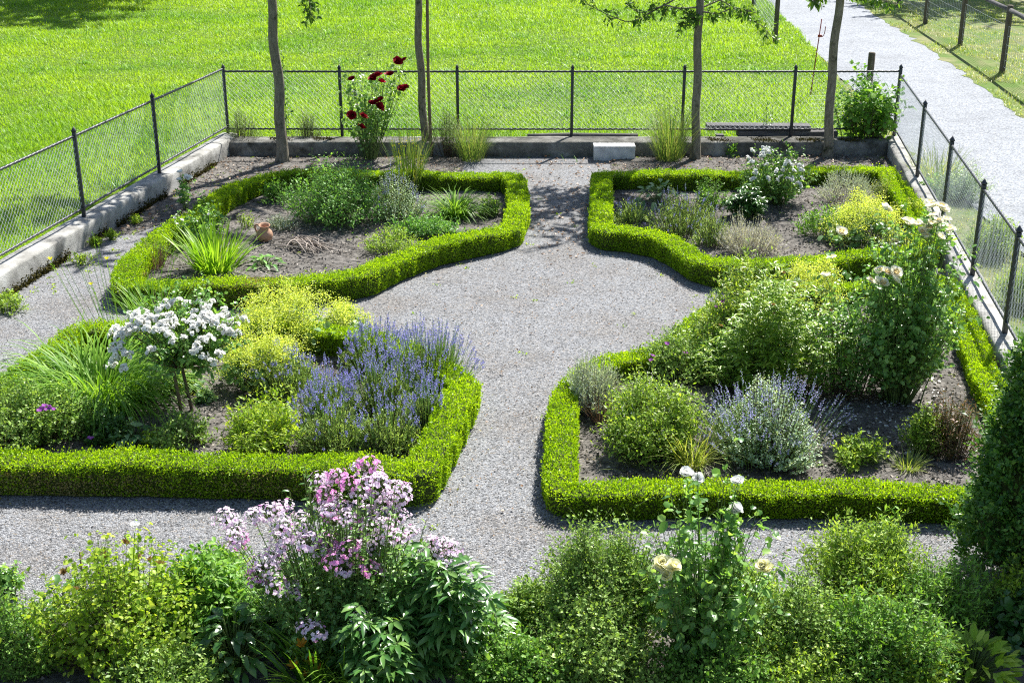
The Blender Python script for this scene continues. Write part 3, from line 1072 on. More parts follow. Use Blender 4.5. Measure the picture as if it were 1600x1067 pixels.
# darker leafy tufts of weeds among the grass
tc = np.column_stack([rng.uniform(-17, 6, 260), rng.uniform(13, 41, 260)])
tc = tc[~inside(wall_poly, tc[:, 0], tc[:, 1]) & ~inside(road, tc[:, 0], tc[:, 1]) & ~inside(vl, tc[:, 0], tc[:, 1])]
tk = 60
tp_ = np.repeat(np.column_stack([tc, 0 * tc[:, 0]]), tk, 0)
tp_[:, :2] += rng.normal(0, 1, (len(tp_), 2)) * np.repeat(rng.uniform(.06, .34, len(tc)), tk)[:, None]
mb = MB()
blades(mb, tp_, rng.random(len(tp_)) * 6.28, rng.uniform(.10, .24, len(tp_)), .016, rng.uniform(.4, 1.4, len(tp_)), rng.uniform(.4, 1.6, len(tp_)), 2)
tag(mb.build('meadow_weeds', M['green']), kind='stuff')

# small yellow meadow flowers, sparse
fl = np.column_stack([rng.uniform(-12, 6, 260), rng.uniform(22, 40, 260), rng.uniform(.12, .22, 260)])
chips('meadow_flowers', fl, .025, .045, M['goldenrod'], tilt=.3)

# ------------------------------------------------------------------ road side fences, planks, block, jug


def rough_post(r, hh, k=8):
    mb = MB()
    a = np.arange(k) * 2 * PI / k
    V = []
    zs = np.linspace(-.05, hh, 7)
    off = 1 + .1 * rng.standard_normal(k)
    for z in zs:
        V.append(np.column_stack([np.cos(a) * r * off, np.sin(a) * r * off, np.full(k, z)]))
    V.append(np.column_stack([np.cos(a) * r * .8, np.sin(a) * r * .8, np.full(k, hh + .02)]))
    m = len(V)
    mb.add(np.concatenate(V), [[i * k + j, i * k + (j + 1) % k, (i + 1) * k + (j + 1) % k, (i + 1) * k + j] for i in range(m - 1) for j in range(k)])
    mb.f.append((np.array([[(m - 1) * k + j for j in range(k)]]), 0))
    return mb


def wood_fence(label, posts, hh, rail, wires, r=.07, verticals=None):
    o = np.array([*posts[0][:2], 0])
    root = thing('post_fence', label, 'fence', o)
    line = [np.array([p[0], p[1], 0]) - o for p in posts]
    for l in line:
        rough_post(r, hh).build('post', M['post'], root, loc=l)
    if rail:
        mb = MB()
        for a, b in zip(line[:-1], line[1:]):
            tubes(mb, bent([a + [0, 0, hh - .08], (a + b) / 2 + [0, 0, hh - .09], b + [0, 0, hh - .08]], 5), .05, .05, 8)
        mb.build('rail', M['wood'], root)
    mb = MB()
    for z in wires:
        for a, b in zip(line[:-1], line[1:]):
            tubes(mb, np.array([a + [0, 0, z], (a + b) / 2 + [0, 0, z - .012], b + [0, 0, z]]), .003, .003, 3, cap=False)
    if verticals:
        for a, b in zip(line[:-1], line[1:]):
            for t in np.arange(0, 1, verticals / np.linalg.norm(b - a)):
                p = a + (b - a) * t
                tubes(mb, np.array([p + [0, 0, wires[0]], p + [0, 0, wires[-1]]]), .0025, .0025, 3, cap=False)
    mb.build('wire', M['wire'], root)
    return root


rp = [at(*p) for p in [(1640, 168), (1565, 115), (1500, 72), (1445, 38), (1404, 10), (1368, -14)]]
h1 = spot(1565, 115, 10, 10)[1]
wood_fence('wooden post fence with round top rail and wire on the far side of the road', rp, h1, True, [.15, .3, .45, .62, .8, 1.0], .062, .16)
lp = [at(1353, 178), at(1270, 105), at(1211, 68), at(1177, 12), at(1150, -25)]
h2 = spot(1353, 178, 84, 10)[1]
wood_fence('wooden posts with wire netting between the meadow and the near edge of the road', lp[2:], 1.25, False, list(np.arange(.1, 1.0, .12)), .06, .15)
pr = thing('wooden_post', 'short mossy square topped wooden post behind the corner climber', 'post', at(1353, 178))
rough_post(.065, h2).build('post', M['post'], pr)
# thin red rod leaning in the meadow with a small holder
b = at(1266, 150)
rod = thing('marker_rod', 'thin rusty red metal rod leaning beside the pale road', 'rod', b)
mb = MB()
tp = at_y(1284, 30, b[1]) - b
tubes(mb, np.array([[0, 0, -.05], tp * .5, tp]), .011, .010, 6)
mb.build('rod', M['redrod'], rod)
mb = MB()
c = tp * .78
tubes(mb, bent([c, c + [.07, 0, -.01], c + [.10, 0, .05], c + [.11, 0, .18]], 8), .009, .008, 6)
box(mb, c + [-.025, -.02, -.02], c + [.05, .02, .025], bev=.004)
mb.build('holder', M['redrod'], rod)

# netting frame piece leaning behind the fence by the fourth trunk
b = at(1262, 200)
net = thing('wire_netting', 'sheet of grey square wire netting standing behind the back fence near the trunk', 'netting', b)
mb = MB()
wv = at(1350, 200)[0] - b[0]
for x in np.arange(0, wv, .07):
    tubes(mb, np.array([[x, 0, 0], [x, .02, .62]]),   .0013, .0013, 3, cap=False)
for z in np.arange(0, .63, .07):
    tubes(mb, np.array([[0, 0, z], [wv, 0, z]]),   .0013, .0013, 3, cap=False)
mb.build('wire_grid', M['wire'], net)

# weathered boards and a pole lying behind the back wall


def plank(label, x0, x1, py, th, z, yaw, wdt=.22):
    a, b2 = at(x0, py, z), at(x1, py, z)
    Ln = b2[0] - a[0]
    o = tag(bpy.data.objects.new('plank', None), None)
    bpy.data.objects.remove(o)
    mb = MB()
    box(mb, (0, -wdt / 2, 0), (Ln, wdt / 2, th), bev=.008)
    ob = mb.build('plank', M['wood'])
    ob.location = (float(a[0]), float(a[1]), z)
    ob.rotation_euler = (0, 0, yaw)
    tag(ob, label, 'plank')
    return ob


YB = BACK + .62
for lab, x0, x1, z, yaw, dy, th in [('dark weathered board, topmost of the low stack behind the back wall', 1102, 1262, .305, -.03, .06, .085),
                                    ('grey weathered board at the bottom of the low stack behind the back wall', 1142, 1292, .2, .02, -.02, .10),
                                    ]:
    ob = plank(lab, x0, x1, 200, th, z, yaw, .26)
    ob.location.y = YB + dy
mb = MB()
tubes(mb, bent([(.25, YB - .05, .2), (.9, YB - .03, .215), (2.05, YB, .2)], 8), .05, .045, 8)
tag(mb.build('fence_pole', M['wood'], smooth=True), 'long round grey pole lying along the top of the back wall behind the stone block', 'pole')
# bearers that carry the boards
for x in (3.35, 4.45):
    mb = MB()
    box(mb, (x, YB - .1, 0), (x + .12, YB + .22, .198), bev=.006)
    tag(mb.build('timber_block', M['wood']), 'short dark timber block under the %s end of the weathered boards' % ('left' if x < 4 else 'right'), 'timber block')

# pale stone block at the end of the path
b = at(960, 252)
wv = (at(992, 252)[0] - at(928, 252)[0])
hv = spot(960, 251, 228, 10)[1]
st = thing('stone_block', 'pale rectangular stone block against the back wall at the path end', 'stone block', b)
mb = MB()
box(mb, (-wv / 2, 0, 0), (wv / 2, .25, hv - .03), bev=.008)
mb.build('block', M['stone'], st)
mb = MB()
box(mb, (-wv / 2 - .006, -.006, hv - .0295), (wv / 2 + .006, .256, hv), bev=.008)
mb.build('rim', M['stone'], st)

# terracotta jug lying among the soil
b = at(414, 378)
jug = thing('terracotta_jug', 'small terracotta jug with one handle on the bare soil', 'jug', b + [0, 0, .02])
prof = [(0, .0), (.06, .0), (.092, .03), (.105, .075), (.095, .12), (.068, .15), (.055, .17), (.058, .19), (.074, .215), (.066, .215), (.048, .18), (.05, .15), (0, .14)]
mb = MB()
k = 20
a = np.arange(k) * 2 * PI / k
V = np.concatenate([np.column_stack([np.cos(a) * r, np.sin(a) * r, np.full(k, z)]) for r, z in prof])
mb.add(V, [[i * k + j, i * k + (j + 1) % k, (i + 1) * k + (j + 1) % k, (i + 1) * k + j] for i in range(len(prof) - 1) for j in range(k)])
body = mb.build('body', M['terracotta'], jug, smooth=True)
mb = MB()
tubes(mb, bezier(np.array([[-.066, 0, .20]]), np.array([[-.17, 0, .22]]), np.array([[-.097, 0, .09]]), 9), .013, .012, 8)
mb.build('handle', M['terracotta'], jug, smooth=True)
jug.rotation_euler = (.16, .1, -.2)

# bundle of dry sticks
b = at(482, 392)
stx = thing('stick_pile', 'small heap of dry grey sticks left on the soil by the jug', 'sticks', b)
n = 46
mb = MB()
an = rng.normal(-.9, .5, n)
cx = rng.normal(0, .1, (n, 2))
Ls = rng.uniform(.3, .75, n)
A = np.column_stack([cx[:, 0] - np.cos(an) * Ls / 2, cx[:, 1] - np.sin(an) * Ls / 2, rng.uniform(.03, .10, n)])
C = np.column_stack([cx[:, 0] + np.cos(an) * Ls / 2, cx[:, 1] + np.sin(an) * Ls / 2, rng.uniform(.03, .12, n)])
B = (A + C) / 2 + np.column_stack([rng.normal(0, .05, (n, 2)), rng.uniform(.02, .12, n)])
tubes(mb, bezier(A, B, C, 6), .0085, .005, 5)
mb.build('sticks', M['drytwig'], stx)

# ------------------------------------------------------------------ plant kinds


def shrub(name, label, cat, bx, by, ty, hw, mat, L, Wd, n=120, m=20, kind='small', t0=.3, ang=.95, dome=.6, base=.22, stem='stem', sr=.004, droop=.3, group=None,
          up=.6, jit=.1, flat=1.0, root=None, z0=0.0, fill=0, R=None, h=None, shrink=.35, vase=False, twig=.3):
    """leafy shoots on a lumpy dome"""
    p, h0, R0 = spot(bx, by, ty, hw)
    h, R = h or h0, R or R0
    if root is None:
        root = thing(name, label, cat, p, group)
    R *= 1.14
    h *= .95
    n = int(n * 1.45)
    S = shoots(n, R, h, base, dome, jit, 7, z0, up, flat, vase)
    mb = MB()
    TW = twiglets(S, 4, twig * R + .03, max(t0, .25)) if twig else None
    if TW is not None:
        tubes(mb, TW, sr * .35, sr * .2, 3, m=1, cap=False)
    tubes(mb, S[:, 4:], sr * .45, sr * .2, 3, m=1, cap=False)
    tubes(mb, S[:, :5], sr * (.6 if n > 80 else 1), sr * .6, 4, cap=False)
    tubes(mb, np.stack([S[:, 0] * 0 + [0, 0, -.02 + z0], S[:, 0] + [0, 0, .002]], 1), sr * .8, sr, 3, cap=False)    # roots joining the shoots under the soil
    mb.build('stems', [M[stem], M['drytwig' if stem == 'drytwig' else 'stem']], root)
    mb = MB()
    if TW is not None:
        leaves_on(mb, S, int(m * .55), L, Wd, kind, t0, 1., ang, droop, 0, shrink)
        leaves_on(mb, TW, max(3, int(m * .16)), L * .95, Wd * .95, kind, .25, 1., ang, droop, 0, shrink)
    else:
        leaves_on(mb, S, m, L, Wd, kind, t0, 1., ang, droop, 0, shrink)
    if fill:
        q = rand_dirs(fill, 0) * np.cbrt(rng.random(fill))[:, None] * [R * .9, R * .9 * flat, h * .85]
        leaves(mb, q + [0, 0, z0 * .5], rand_dirs(fill, -.4), rand_dirs(fill, .1), L * rng.uniform(.6, 1.2, fill), Wd * rng.uniform(.6, 1.2, fill), kind, .15, droop)
    mb.build('foliage', M[mat], root)
    return root, p, h, R, S


def clump(name, label, cat, bx, by, ty, hw, mat, n=160, wd=.022, L=None, e0=(.9, 1.5), bend=(.6, 1.9), base=.1, K=5, group=None, root=None, lf=1.0):
    """tuft of strap or thread leaves"""
    p, h, R = spot(bx, by, ty, hw)
    if root is None:
        root = thing(name, label, cat, p, group)
    L = L or max(h * 1.25, R * 1.2) * lf
    mb = MB()
    u = np.sqrt(rng.random(n)) * base
    ph = rng.random(n) * 2 * PI
    P = np.column_stack([u * np.cos(ph), u * np.sin(ph), np.zeros(n)])
    blades(mb, P, ph + rng.normal(0, .5, n), L * rng.uniform(.6, 1.12, n), wd * rng.uniform(.7, 1.2, n), rng.uniform(*e0, n), rng.uniform(*bend, n), K)
    mb.build('leaves', M[mat], root)
    return root, p, h, R


def spike_part(root, S, t0, size, mat, name='flower_spikes', per=12, wid=.5, off=.012):
    """little florets crowded on the ends of the shoots: nobody could count them"""
    P, T, t, i = sample_paths(S, per, t0, 1.0)
    n = len(P)
    r = unit(rng.standard_normal((n, 3)))
    mb = MB()
    tap = 1 - .5 * ((t - t0) / (1 - t0)) ** 2
    leaves(mb, P + r * off * .3 * tap[:, None], T * .5 + r, rand_dirs(n, -.3), size * tap * rng.uniform(.7, 1.3, n), size * wid * tap * 1.4, 'small', .2)
    return tag(mb.build(name, M[mat], root), kind='stuff')


def lavender(label, bx, by, ty, hw, nst=150, mat='lav', leafm='lavleaf', frac=.55, group='lavender bushes', name='lavender_bush', cat='lavender', spk=.012, t0=.84, fol=None, dry=False, side=None, lw=(.036, .0095)):
    p, h, R = spot(bx, by, ty, hw)
    root = thing(name, label, cat, p, group)
    # leafy cushion
    S = shoots(fol or int(nst * 1.1), R * .85, h * frac, .3, .55, .1, 5)
    mb = MB()
    leaves_on(mb, S, 20, lw[0], lw[1], 'small', .2, 1., .5 if lw[1] < .0115 else .9, 0)
    mb.build('foliage', M[leafm], root)
    mb = MB()
    tubes(mb, S, .003, .002, 3, cap=False)
    if dry:
        D = shoots(60, R * .9, h * .5, .4, .5, .2, 5)
        tubes(mb, D, .003, .002, 3, cap=False)
    mb.build('woody_stems', M['twig'], root)
    if nst:
        Fs = shoots(nst, R, h, .35, .5, .09, 7)
        if side is not None:
            Fs = Fs[(Fs[:, -1, 0] * side[0] + Fs[:, -1, 1] * side[1]) > side[2] * R]
        mb = MB()
        tubes(mb, Fs, .0022, .0016, 3, cap=False)
        mb.build('flower_stalks', M['lavleaf'], root)
        spike_part(root, Fs, t0, spk, mat, per=16)
    return root


def bloom_mesh(name, r, rings, mats, cup=.3):
    """rings: (petals, tilt, length factor, width factor, material)"""
    mb = MB()
    for n, tilt, lf, wf, mi in rings:
        a = np.arange(n) * 2 * PI / n + rng.random() * 6
        a = a + rng.normal(0, .12, n)
        ti = tilt + rng.normal(0, .1, n)
        D = np.column_stack([np.cos(a) * np.cos(ti), np.sin(a) * np.cos(ti), np.sin(ti)])
        N = np.column_stack([-np.cos(a) * np.sin(ti), -np.sin(a) * np.sin(ti), np.cos(ti)])
        P = np.column_stack([np.cos(a), np.sin(a), 0 * a]) * r * .06
        leaves(mb, P, D, N, r * lf * rng.uniform(.88, 1.1, n), r * wf, 'round', .16, -cup, mi)
    return mb.mesh(name, [M[m] for m in mats])


def variants(fn, k=3):
    return [fn() for _ in range(k)]


B_CREAM = variants(lambda: bloom_mesh('cream_bloom', .048, [(7, .2, 1, 1.0, 0), (7, .55, .85, .9, 0), (6, .95, .62, .7, 1), (5, 1.25, .45, .5, 1)], ['cream', 'creamheart']))
B_LEMON = variants(lambda: bloom_mesh('lemon_bloom', .05, [(7, .2, 1, 1.05, 0), (8, .6, .85, .9, 0), (7, 1.0, .62, .7, 0), (5, 1.3, .45, .5, 0)], ['palelemon']))
B_WHITE = variants(lambda: bloom_mesh('white_bloom', .036, [(7, .12, 1, 1.0, 0), (6, .5, .75, .8, 0), (5, .9, .45, .5, 0), (5, .9, .22, .2, 1)], ['white', 'anther']))
B_WHITED = variants(lambda: bloom_mesh('white_double_bloom', .045, [(8, .2, 1, .95, 0), (8, .6, .82, .85, 0), (7, 1.0, .6, .6, 0), (5, 1.3, .42, .4, 0)], ['white']))
B_RED = variants(lambda: bloom_mesh('red_bloom', .058, [(8, .15, 1, 1.0, 0), (8, .55, .85, .9, 0), (7, .95, .65, .7, 0), (5, 1.25, .45, .5, 0)], ['red']))
def truss(name, r, n, rings, mats, spread):
    """a spray of several roses on short stalks"""
    mb = MB()
    C = rand_dirs(n, .4) * [spread, spread, spread * .75] * rng.uniform(.75, 1.15, (n, 1))
    for c in C:
        nn = unit(c / spread + rng.standard_normal(3) * .35 + [0, 0, .2])
        t = unit(np.cross(nn, rng.standard_normal(3)))
        b2 = np.cross(nn, t)
        tubes(mb, np.array([[0, 0, -.05], c * .55 - [0, 0, .012], c]), .002, .0016, 3, m=len(mats) - 1, cap=False)
        for k, tilt, lf, wf, mi in rings:
            a = np.arange(k) * 2 * PI / k + rng.random() * 6 + rng.normal(0, .15, k)
            ti = tilt + rng.normal(0, .18, k)
            out = np.cos(a)[:, None] * t + np.sin(a)[:, None] * b2
            D = out * np.cos(ti)[:, None] + nn * np.sin(ti)[:, None]
            N = nn * np.cos(ti)[:, None] - out * np.sin(ti)[:, None]
            leaves(mb, np.tile(c, (k, 1)) + out * r * .05, D, N, r * lf * rng.uniform(.8, 1.15, k), r * wf, 'round', .2, rng.uniform(-.5, .1), mi)
    return mb.mesh(name, [M[m] for m in mats])


B_TRUSS = variants(lambda: truss('flower_cluster', .030, int(rng.integers(4, 8)), [(6, .2, 1, .95, 0), (5, .75, .7, .75, 0), (4, .9, .25, .25, 1)], ['white', 'anther', 'stem'], .055), 5)
B_TRUSSD = variants(lambda: truss('flower_cluster', .034, int(rng.integers(3, 6)), [(7, .25, 1, .95, 0), (6, .7, .8, .8, 0), (5, 1.15, .5, .55, 0)], ['white', 'stem'], .055), 4)
B_PURPLE = variants(lambda: bloom_mesh('purple_bloom', .022, [(5, .15, 1, .9, 0)], ['purple']), 2)
B_BUD = variants(lambda: bloom_mesh('bud', .022, [(5, 1.25, 1, .6, 0), (4, 1.4, .9, .5, 0)], ['cream'], .1), 2)
B_SEED = variants(lambda: bloom_mesh('seed_head', .026, [(8, .3, 1, .4, 0), (7, .8, .8, .4, 0), (6, 1.2, .6, .3, 0)], ['seed'], .3), 2)
B_ORANGE = variants(lambda: bloom_mesh('orange_bloom', .045, [(6, .7, 1, .4, 0)], ['orange']), 2)


def phlox_head(mats=('pink', 'pinkdark')):
    """a dome of small five petalled florets"""
    mb = MB()
    n = 40
    C = rand_dirs(n, .22) * [.075, .075, .05] * rng.uniform(.8, 1.15, (n, 1))
    for c in C:
        nn = unit(c / [.075, .075, .05] + rng.standard_normal(3) * .25)
        t = unit(np.cross(nn, rng.standard_normal(3)))
        b2 = np.cross(nn, t)
        a = np.arange(5) * 2 * PI / 5
        D = np.cos(a)[:, None] * t + np.sin(a)[:, None] * b2 + nn * .12
        tubes(mb, np.array([[0, 0, -.03], c * .6 - [0, 0, .006], c - nn * .001]), .0018, .0014, 3, m=2, cap=False)
        leaves(mb, np.tile(c, (5, 1)), D, np.tile(nn, (5, 1)), .0145 * rng.uniform(.8, 1.15), .0135, 'small', .08, 0, 1 if rng.random() < .08 else 0)
    return mb.mesh('phlox_head', [M[m] for m in mats] + [M['stem']])


B_PHLOX = [phlox_head() for _ in range(4)] + [phlox_head(('pinkdark', 'pink'))]


def put_blooms(root, pts, meshes, name='bloom', s=(.8, 1.15), face=None, tilt=.5):
    """each bloom its own part"""
    for i, p in enumerate(pts):
        o = link(name, meshes[int(rng.integers(len(meshes)))], root, p)
        d = np.array([0, 0, 1.]) + (np.array(face) if face is not None else 0) + rng.standard_normal(3) * tilt * .6
        o.rotation_euler = Vector([float(c) for c in d]).to_track_quat('Z', 'Y').to_euler()
        k = float(rng.uniform(*s))
        o.scale = (k, k, k)


def on_crown(px, py, c, rad, yback):
    """where the line of sight first meets the crown's rounded surface (else the plane at its middle)"""
    a = np.array([0, 0, H])
    d = unit(at_y(px, py, 10.) - a)
    o = (a - c) / rad
    e = d / rad
    A, B, C = e @ e, 2 * o @ e, o @ o - 1
    D = B * B - 4 * A * C
    if D < 0:
        return at_y(px, py, yback)
    return a + d * ((-B - math.sqrt(D)) / (2 * A))


def rose(name, label, bx, by, ty, hw, blooms, meshes, mat='rose', nsh=60, m=11, L=.045, Wd=.03, dome=.55, base=.2, t0=.25, kind='round', bs=(.85, 1.15), depth=.18,
         cat='rose bush', buds=0, up=.55, tip_to_bloom=True, group=None, jit=.14, bare=0, full=False, cf=1.25):
    """bush rose: leafy shoots, and one flowering shoot to every bloom (pixel places in the photo)"""
    p, h, R = spot(bx, by, ty, hw)
    root = thing(name, label, cat, p, group)
    pts = []
    for b2 in blooms:
        dy = rng.uniform(-depth, depth)
        pts.append(on_crown(b2[0], b2[1], p + [0, 0, h * .5], np.array([R * cf, R * cf, h * .5 * cf]), p[1] + dy) - p)
    pts = np.array(pts).reshape(-1, 3)
    S = shoots(int(nsh * 1.3), R * 1.1, h * .92, base, dome, jit, 7, 0, up, vase=not full)
    paths = [S]
    if len(pts) and tip_to_bloom:
        k = len(pts)
        A = np.column_stack([pts[:, 0] * .18 + rng.normal(0, .04, k), pts[:, 1] * .18 + rng.normal(0, .04, k), np.zeros(k)])
        Bc = np.column_stack([pts[:, 0] * .7, pts[:, 1] * .7, pts[:, 2] * .6])
        paths.append(bezier(A, Bc, pts, 7))
    S = np.concatenate(paths)
    mb = MB()
    TW = twiglets(S, 5, .30 * R + .03, max(t0, .3))
    tubes(mb, TW, .0022, .0014, 3, cap=False)
    tubes(mb, S[:, 4:], .003, .0015, 3, cap=False)
    tubes(mb, S[:, :5], .0055 if nsh < 80 else .0035, .003, 5, cap=False)
    tubes(mb, np.stack([S[:, 0] * 0 + [0, 0, -.03], S[:, 0] + [0, 0, .002]], 1), .004, .005, 3, cap=False)
    if len(paths) > 1:
        tubes(mb, paths[1][:, 3:], .0035, .0025, 4, cap=False)
    if bare:
        tubes(mb, shoots(bare, R * .5, h * .6, .5, .4, .15, 6), .008, .004, 5, cap=False)
    mb.build('stems', M['stem'], root)
    mb = MB()
    leaves_on(mb, S, int(m * .5), L, Wd, kind, t0, .97, .95, .25)
    leaves_on(mb, TW, max(3, int(m * .3)), L, Wd, kind, .3, 1., .95, .25)
    mb.build('foliage', M[mat], root)
    put_blooms(root, pts, meshes, 'bloom', bs, face=(.05, -.28, 0))
    if buds:
        ids = rng.choice(nsh, min(buds, nsh), replace=False)
        put_blooms(root, S[ids, -1], B_BUD, 'bud', (.7, 1.1), tilt=.3)
    return root, p, h, R, S


def alchemilla(label, bx, by, ty, hw, n=130, flo=36, leafy=120, flat=1.0, name='yellow_frothy_plant', cat='garden plant'):
    p, h, R = spot(bx, by, ty, hw)
    root = thing(name, label, cat, p, 'yellow green flowering mounds')
    S = shoots(leafy, R * .95, h * .62, .2, .5, .15, 5, 0, .8, flat)
    mb = MB()
    tubes(mb, S, .003, .002, 3, cap=False)
    Fs = shoots(n, R, h, .25, .5, .1, 6, 0, .6, flat)
    tubes(mb, Fs, .0028, .0015, 3, cap=False)
    mb.build('stems', M['stem'], root)
    mb = MB()
    k = len(S)
    D = unit(S[:, -1] - S[:, -2]) * .3 + rand_dirs(k, -.2) * [1, 1, .4]
    leaves(mb, np.repeat(S[:, -1], 3, 0) + rng.normal(0, .03, (3 * k, 3)), np.repeat(D, 3, 0) + rng.normal(0, .7, (3 * k, 3)), rand_dirs(3 * k, .5), .07 * rng.uniform(.7, 1.2, 3 * k), .075, 'round', .14, .3)
    mb.build('foliage', M['alchleaf'], root)
    # frothy sprays
    tip = Fs[:, -1]
    flo = int(flo * 1.25)
    P = np.repeat(tip, flo, 0) + rng.normal(0, 1, (len(tip) * flo, 3)) * [.046, .046, .034]
    mb = MB()
    leaves(mb, P, rand_dirs(len(P), -.2), rand_dirs(len(P), 0), .0155 * rng.uniform(.7, 1.4, len(P)), .014)
    tag(mb.build('flower_froth', M['alch'], root), kind='stuff')
    return root


def big_leaf(name, label, cat, bx, by, ty, hw, mat, L, Wd, n=40, group=None, kind='big', e=.6, droop=.45):
    """basal broad leaves on short stalks"""
    p, h, R = spot(bx, by, ty, hw)
    root = thing(name, label, cat, p, group)
    u = np.sqrt(rng.random(n))
    ph = rng.random(n) * 2 * PI
    q = u * R * .75
    C = np.column_stack([q * np.cos(ph), q * np.sin(ph), h * (1 - .55 * u) * rng.uniform(.7, 1.0, n) * .85])
    A = C * [.2, .2, 0]
    Bc = np.column_stack([C[:, :2] * .5, C[:, 2] * .75])
    S = bezier(A, Bc, C, 5)
    mb = MB()
    tubes(mb, S, .005, .003, 4, cap=False)
    mb.build('stalks', M['stem'], root)
    mb = MB()
    el = e - .5 * u + rng.normal(0, .2, n)
    D = np.column_stack([np.cos(ph) * np.cos(el), np.sin(ph) * np.cos(el), np.sin(el)]) + rng.normal(0, .2, (n, 3))
    leaves(mb, C, D, np.array([0, 0, 1.]) + rng.normal(0, .25, (n, 3)), L * rng.uniform(.65, 1.15, n), Wd * rng.uniform(.75, 1.1, n), kind, .12, droop)
    mb.build('foliage', M[mat], root)
    return root


def peony(name, label, bx, by, ty, hw, mat='peony', n=46, L=.12, Wd=.038, cat='peony', per=6, seeds=0, dome=.5, t0=.42, base=.3, group=None, nodes=6):
    """upright stems with whorls of divided leaves, each a fan of leaflets"""
    p, h, R = spot(bx, by, ty, hw)
    root = thing(name, label, cat, p, group)
    S = shoots(n, R * .85, h * .93, base, dome, .1, 8)
    mb = MB()
    tubes(mb, S[:, :5], .0045, .003, 5, cap=False)
    P, T, t, i = sample_paths(S, nodes, t0, 1.0)
    k = len(P)
    a = i * 2.4 + rng.random(k) * 1.2
    out = np.column_stack([np.cos(a), np.sin(a), rng.uniform(.15, .6, k)])
    pl = L * .55 * rng.uniform(.6, 1.2, k)[:, None]
    E = P + unit(out) * pl
    tubes(mb, np.stack([P, (P + E) / 2 + [0, 0, .01], E], 1), .0022, .0015, 3, cap=False)
    mb.build('stems', M['stem'], root)
    mb = MB()
    for j in range(per):
        fan = (j - (per - 1) / 2) * .62 + rng.normal(0, .12, k)
        aa = a + fan
        back = np.abs(fan)[:, None]
        D = np.column_stack([np.cos(aa), np.sin(aa), rng.uniform(-.15, .5, k)])
        leaves(mb, E - unit(out) * pl * .35 * back, D, np.array([0, 0, 1.]) + rng.normal(0, .3, (k, 3)), L * rng.uniform(.7, 1.15, k) * (1 - .12 * np.abs(fan)), Wd * rng.uniform(.8, 1.15, k), 'lance', .16, .3)
    mb.build('foliage', M[mat], root)
    if seeds:
        ids = rng.choice(n, seeds, replace=False)
        put_blooms(root, S[ids, -1] + [0, 0, .02], B_SEED, 'seed_head', (.7, 1.2))
    return root


def lumpy_mass(name, label, cat, bx, by, ty, hw, mat, L, n, lobes=14, kind='small', asp=.55, group=None, shape=1.0, R=None, shootsn=0):
    """clipped dense evergreen: leaf coat over overlapping lobes round a twiggy core"""
    p, h, R0 = spot(bx, by, ty, hw)
    R = R or R0
    root = thing(name, label, cat, p, group)
    a = np.arange(lobes) * 2.4
    zc = h * (.12 + .80 * (np.arange(lobes) + .5) / lobes)
    rr = R * np.sqrt(np.clip(1 - (zc / h) ** 2.2 * shape, .06, 1)) * .55
    C = np.column_stack([np.cos(a) * rr, np.sin(a) * rr, zc])
    LR = R * rng.uniform(.26, .62, lobes) * np.clip(1.15 - .5 * zc / h, .5, 1.1)
    k = rng.integers(0, lobes, n)
    d = rand_dirs(n, -.6)
    dep = 1 - np.abs(rng.normal(0, .13, n))
    tw = 1 + .12 * np.sin(d[:, 0] * 9 + k) * np.sin(d[:, 2] * 8 + k)
    P = C[k] + d * (LR[k] * dep * tw)[:, None] * [1, 1, 1.15]
    P[:, 2] = np.abs(P[:, 2])
    inn = np.zeros(n, bool)
    for j in range(lobes):
        inn |= (np.linalg.norm((P - C[j]) / [1, 1, 1.15], axis=1) < LR[j] * .72)
    P, d = P[~inn], d[~inn]
    k2 = len(P)
    mb = MB()
    D = unit(d * .6 + [0, 0, .5] + rng.standard_normal((k2, 3)) * .5)
    leaves(mb, P, D, unit(d + rng.standard_normal((k2, 3)) * .5), L * rng.uniform(.7, 1.25, k2), L * asp, kind, .16, .2)
    if shootsn:
        j = rng.integers(0, k2, shootsn)
        A = P[j] - d[j] * .05
        Cc = P[j] + unit(d[j] + [0, 0, .5]) * rng.uniform(.05, .24, (shootsn, 1)) * rng.uniform(.3, 1, (shootsn, 1))
        S = bezier(A, (A + Cc) / 2 + [0, 0, .01], Cc, 5)
        leaves_on(mb, S, 12, L, L * asp, kind, .1, 1., .8, .2)
    mb.build('foliage', M[mat], root)
    mb = MB()
    for j in range(lobes):
        nu, nv = 9, 6
        V = [C[j] + LR[j] * .66 * np.array([math.cos(u) * math.sin(v), math.sin(u) * math.sin(v), 1.15 * math.cos(v)]) for v in np.linspace(.01, PI - .01, nv) for u in np.arange(nu) * 2 * PI / nu]
        V = np.array(V)
        V[:, 2] = np.maximum(V[:, 2], .005)
        mb.add(V, [[v * nu + u, v * nu + (u + 1) % nu, (v + 1) * nu + (u + 1) % nu, (v + 1) * nu + u] for v in range(nv - 1) for u in range(nu)])
    tubes(mb, np.array([[0, 0, 0], [0, 0, h * .5]]), .03, .02, 6)
    mb.build('inner_twigs', M['hedge_core'], root)
    return root


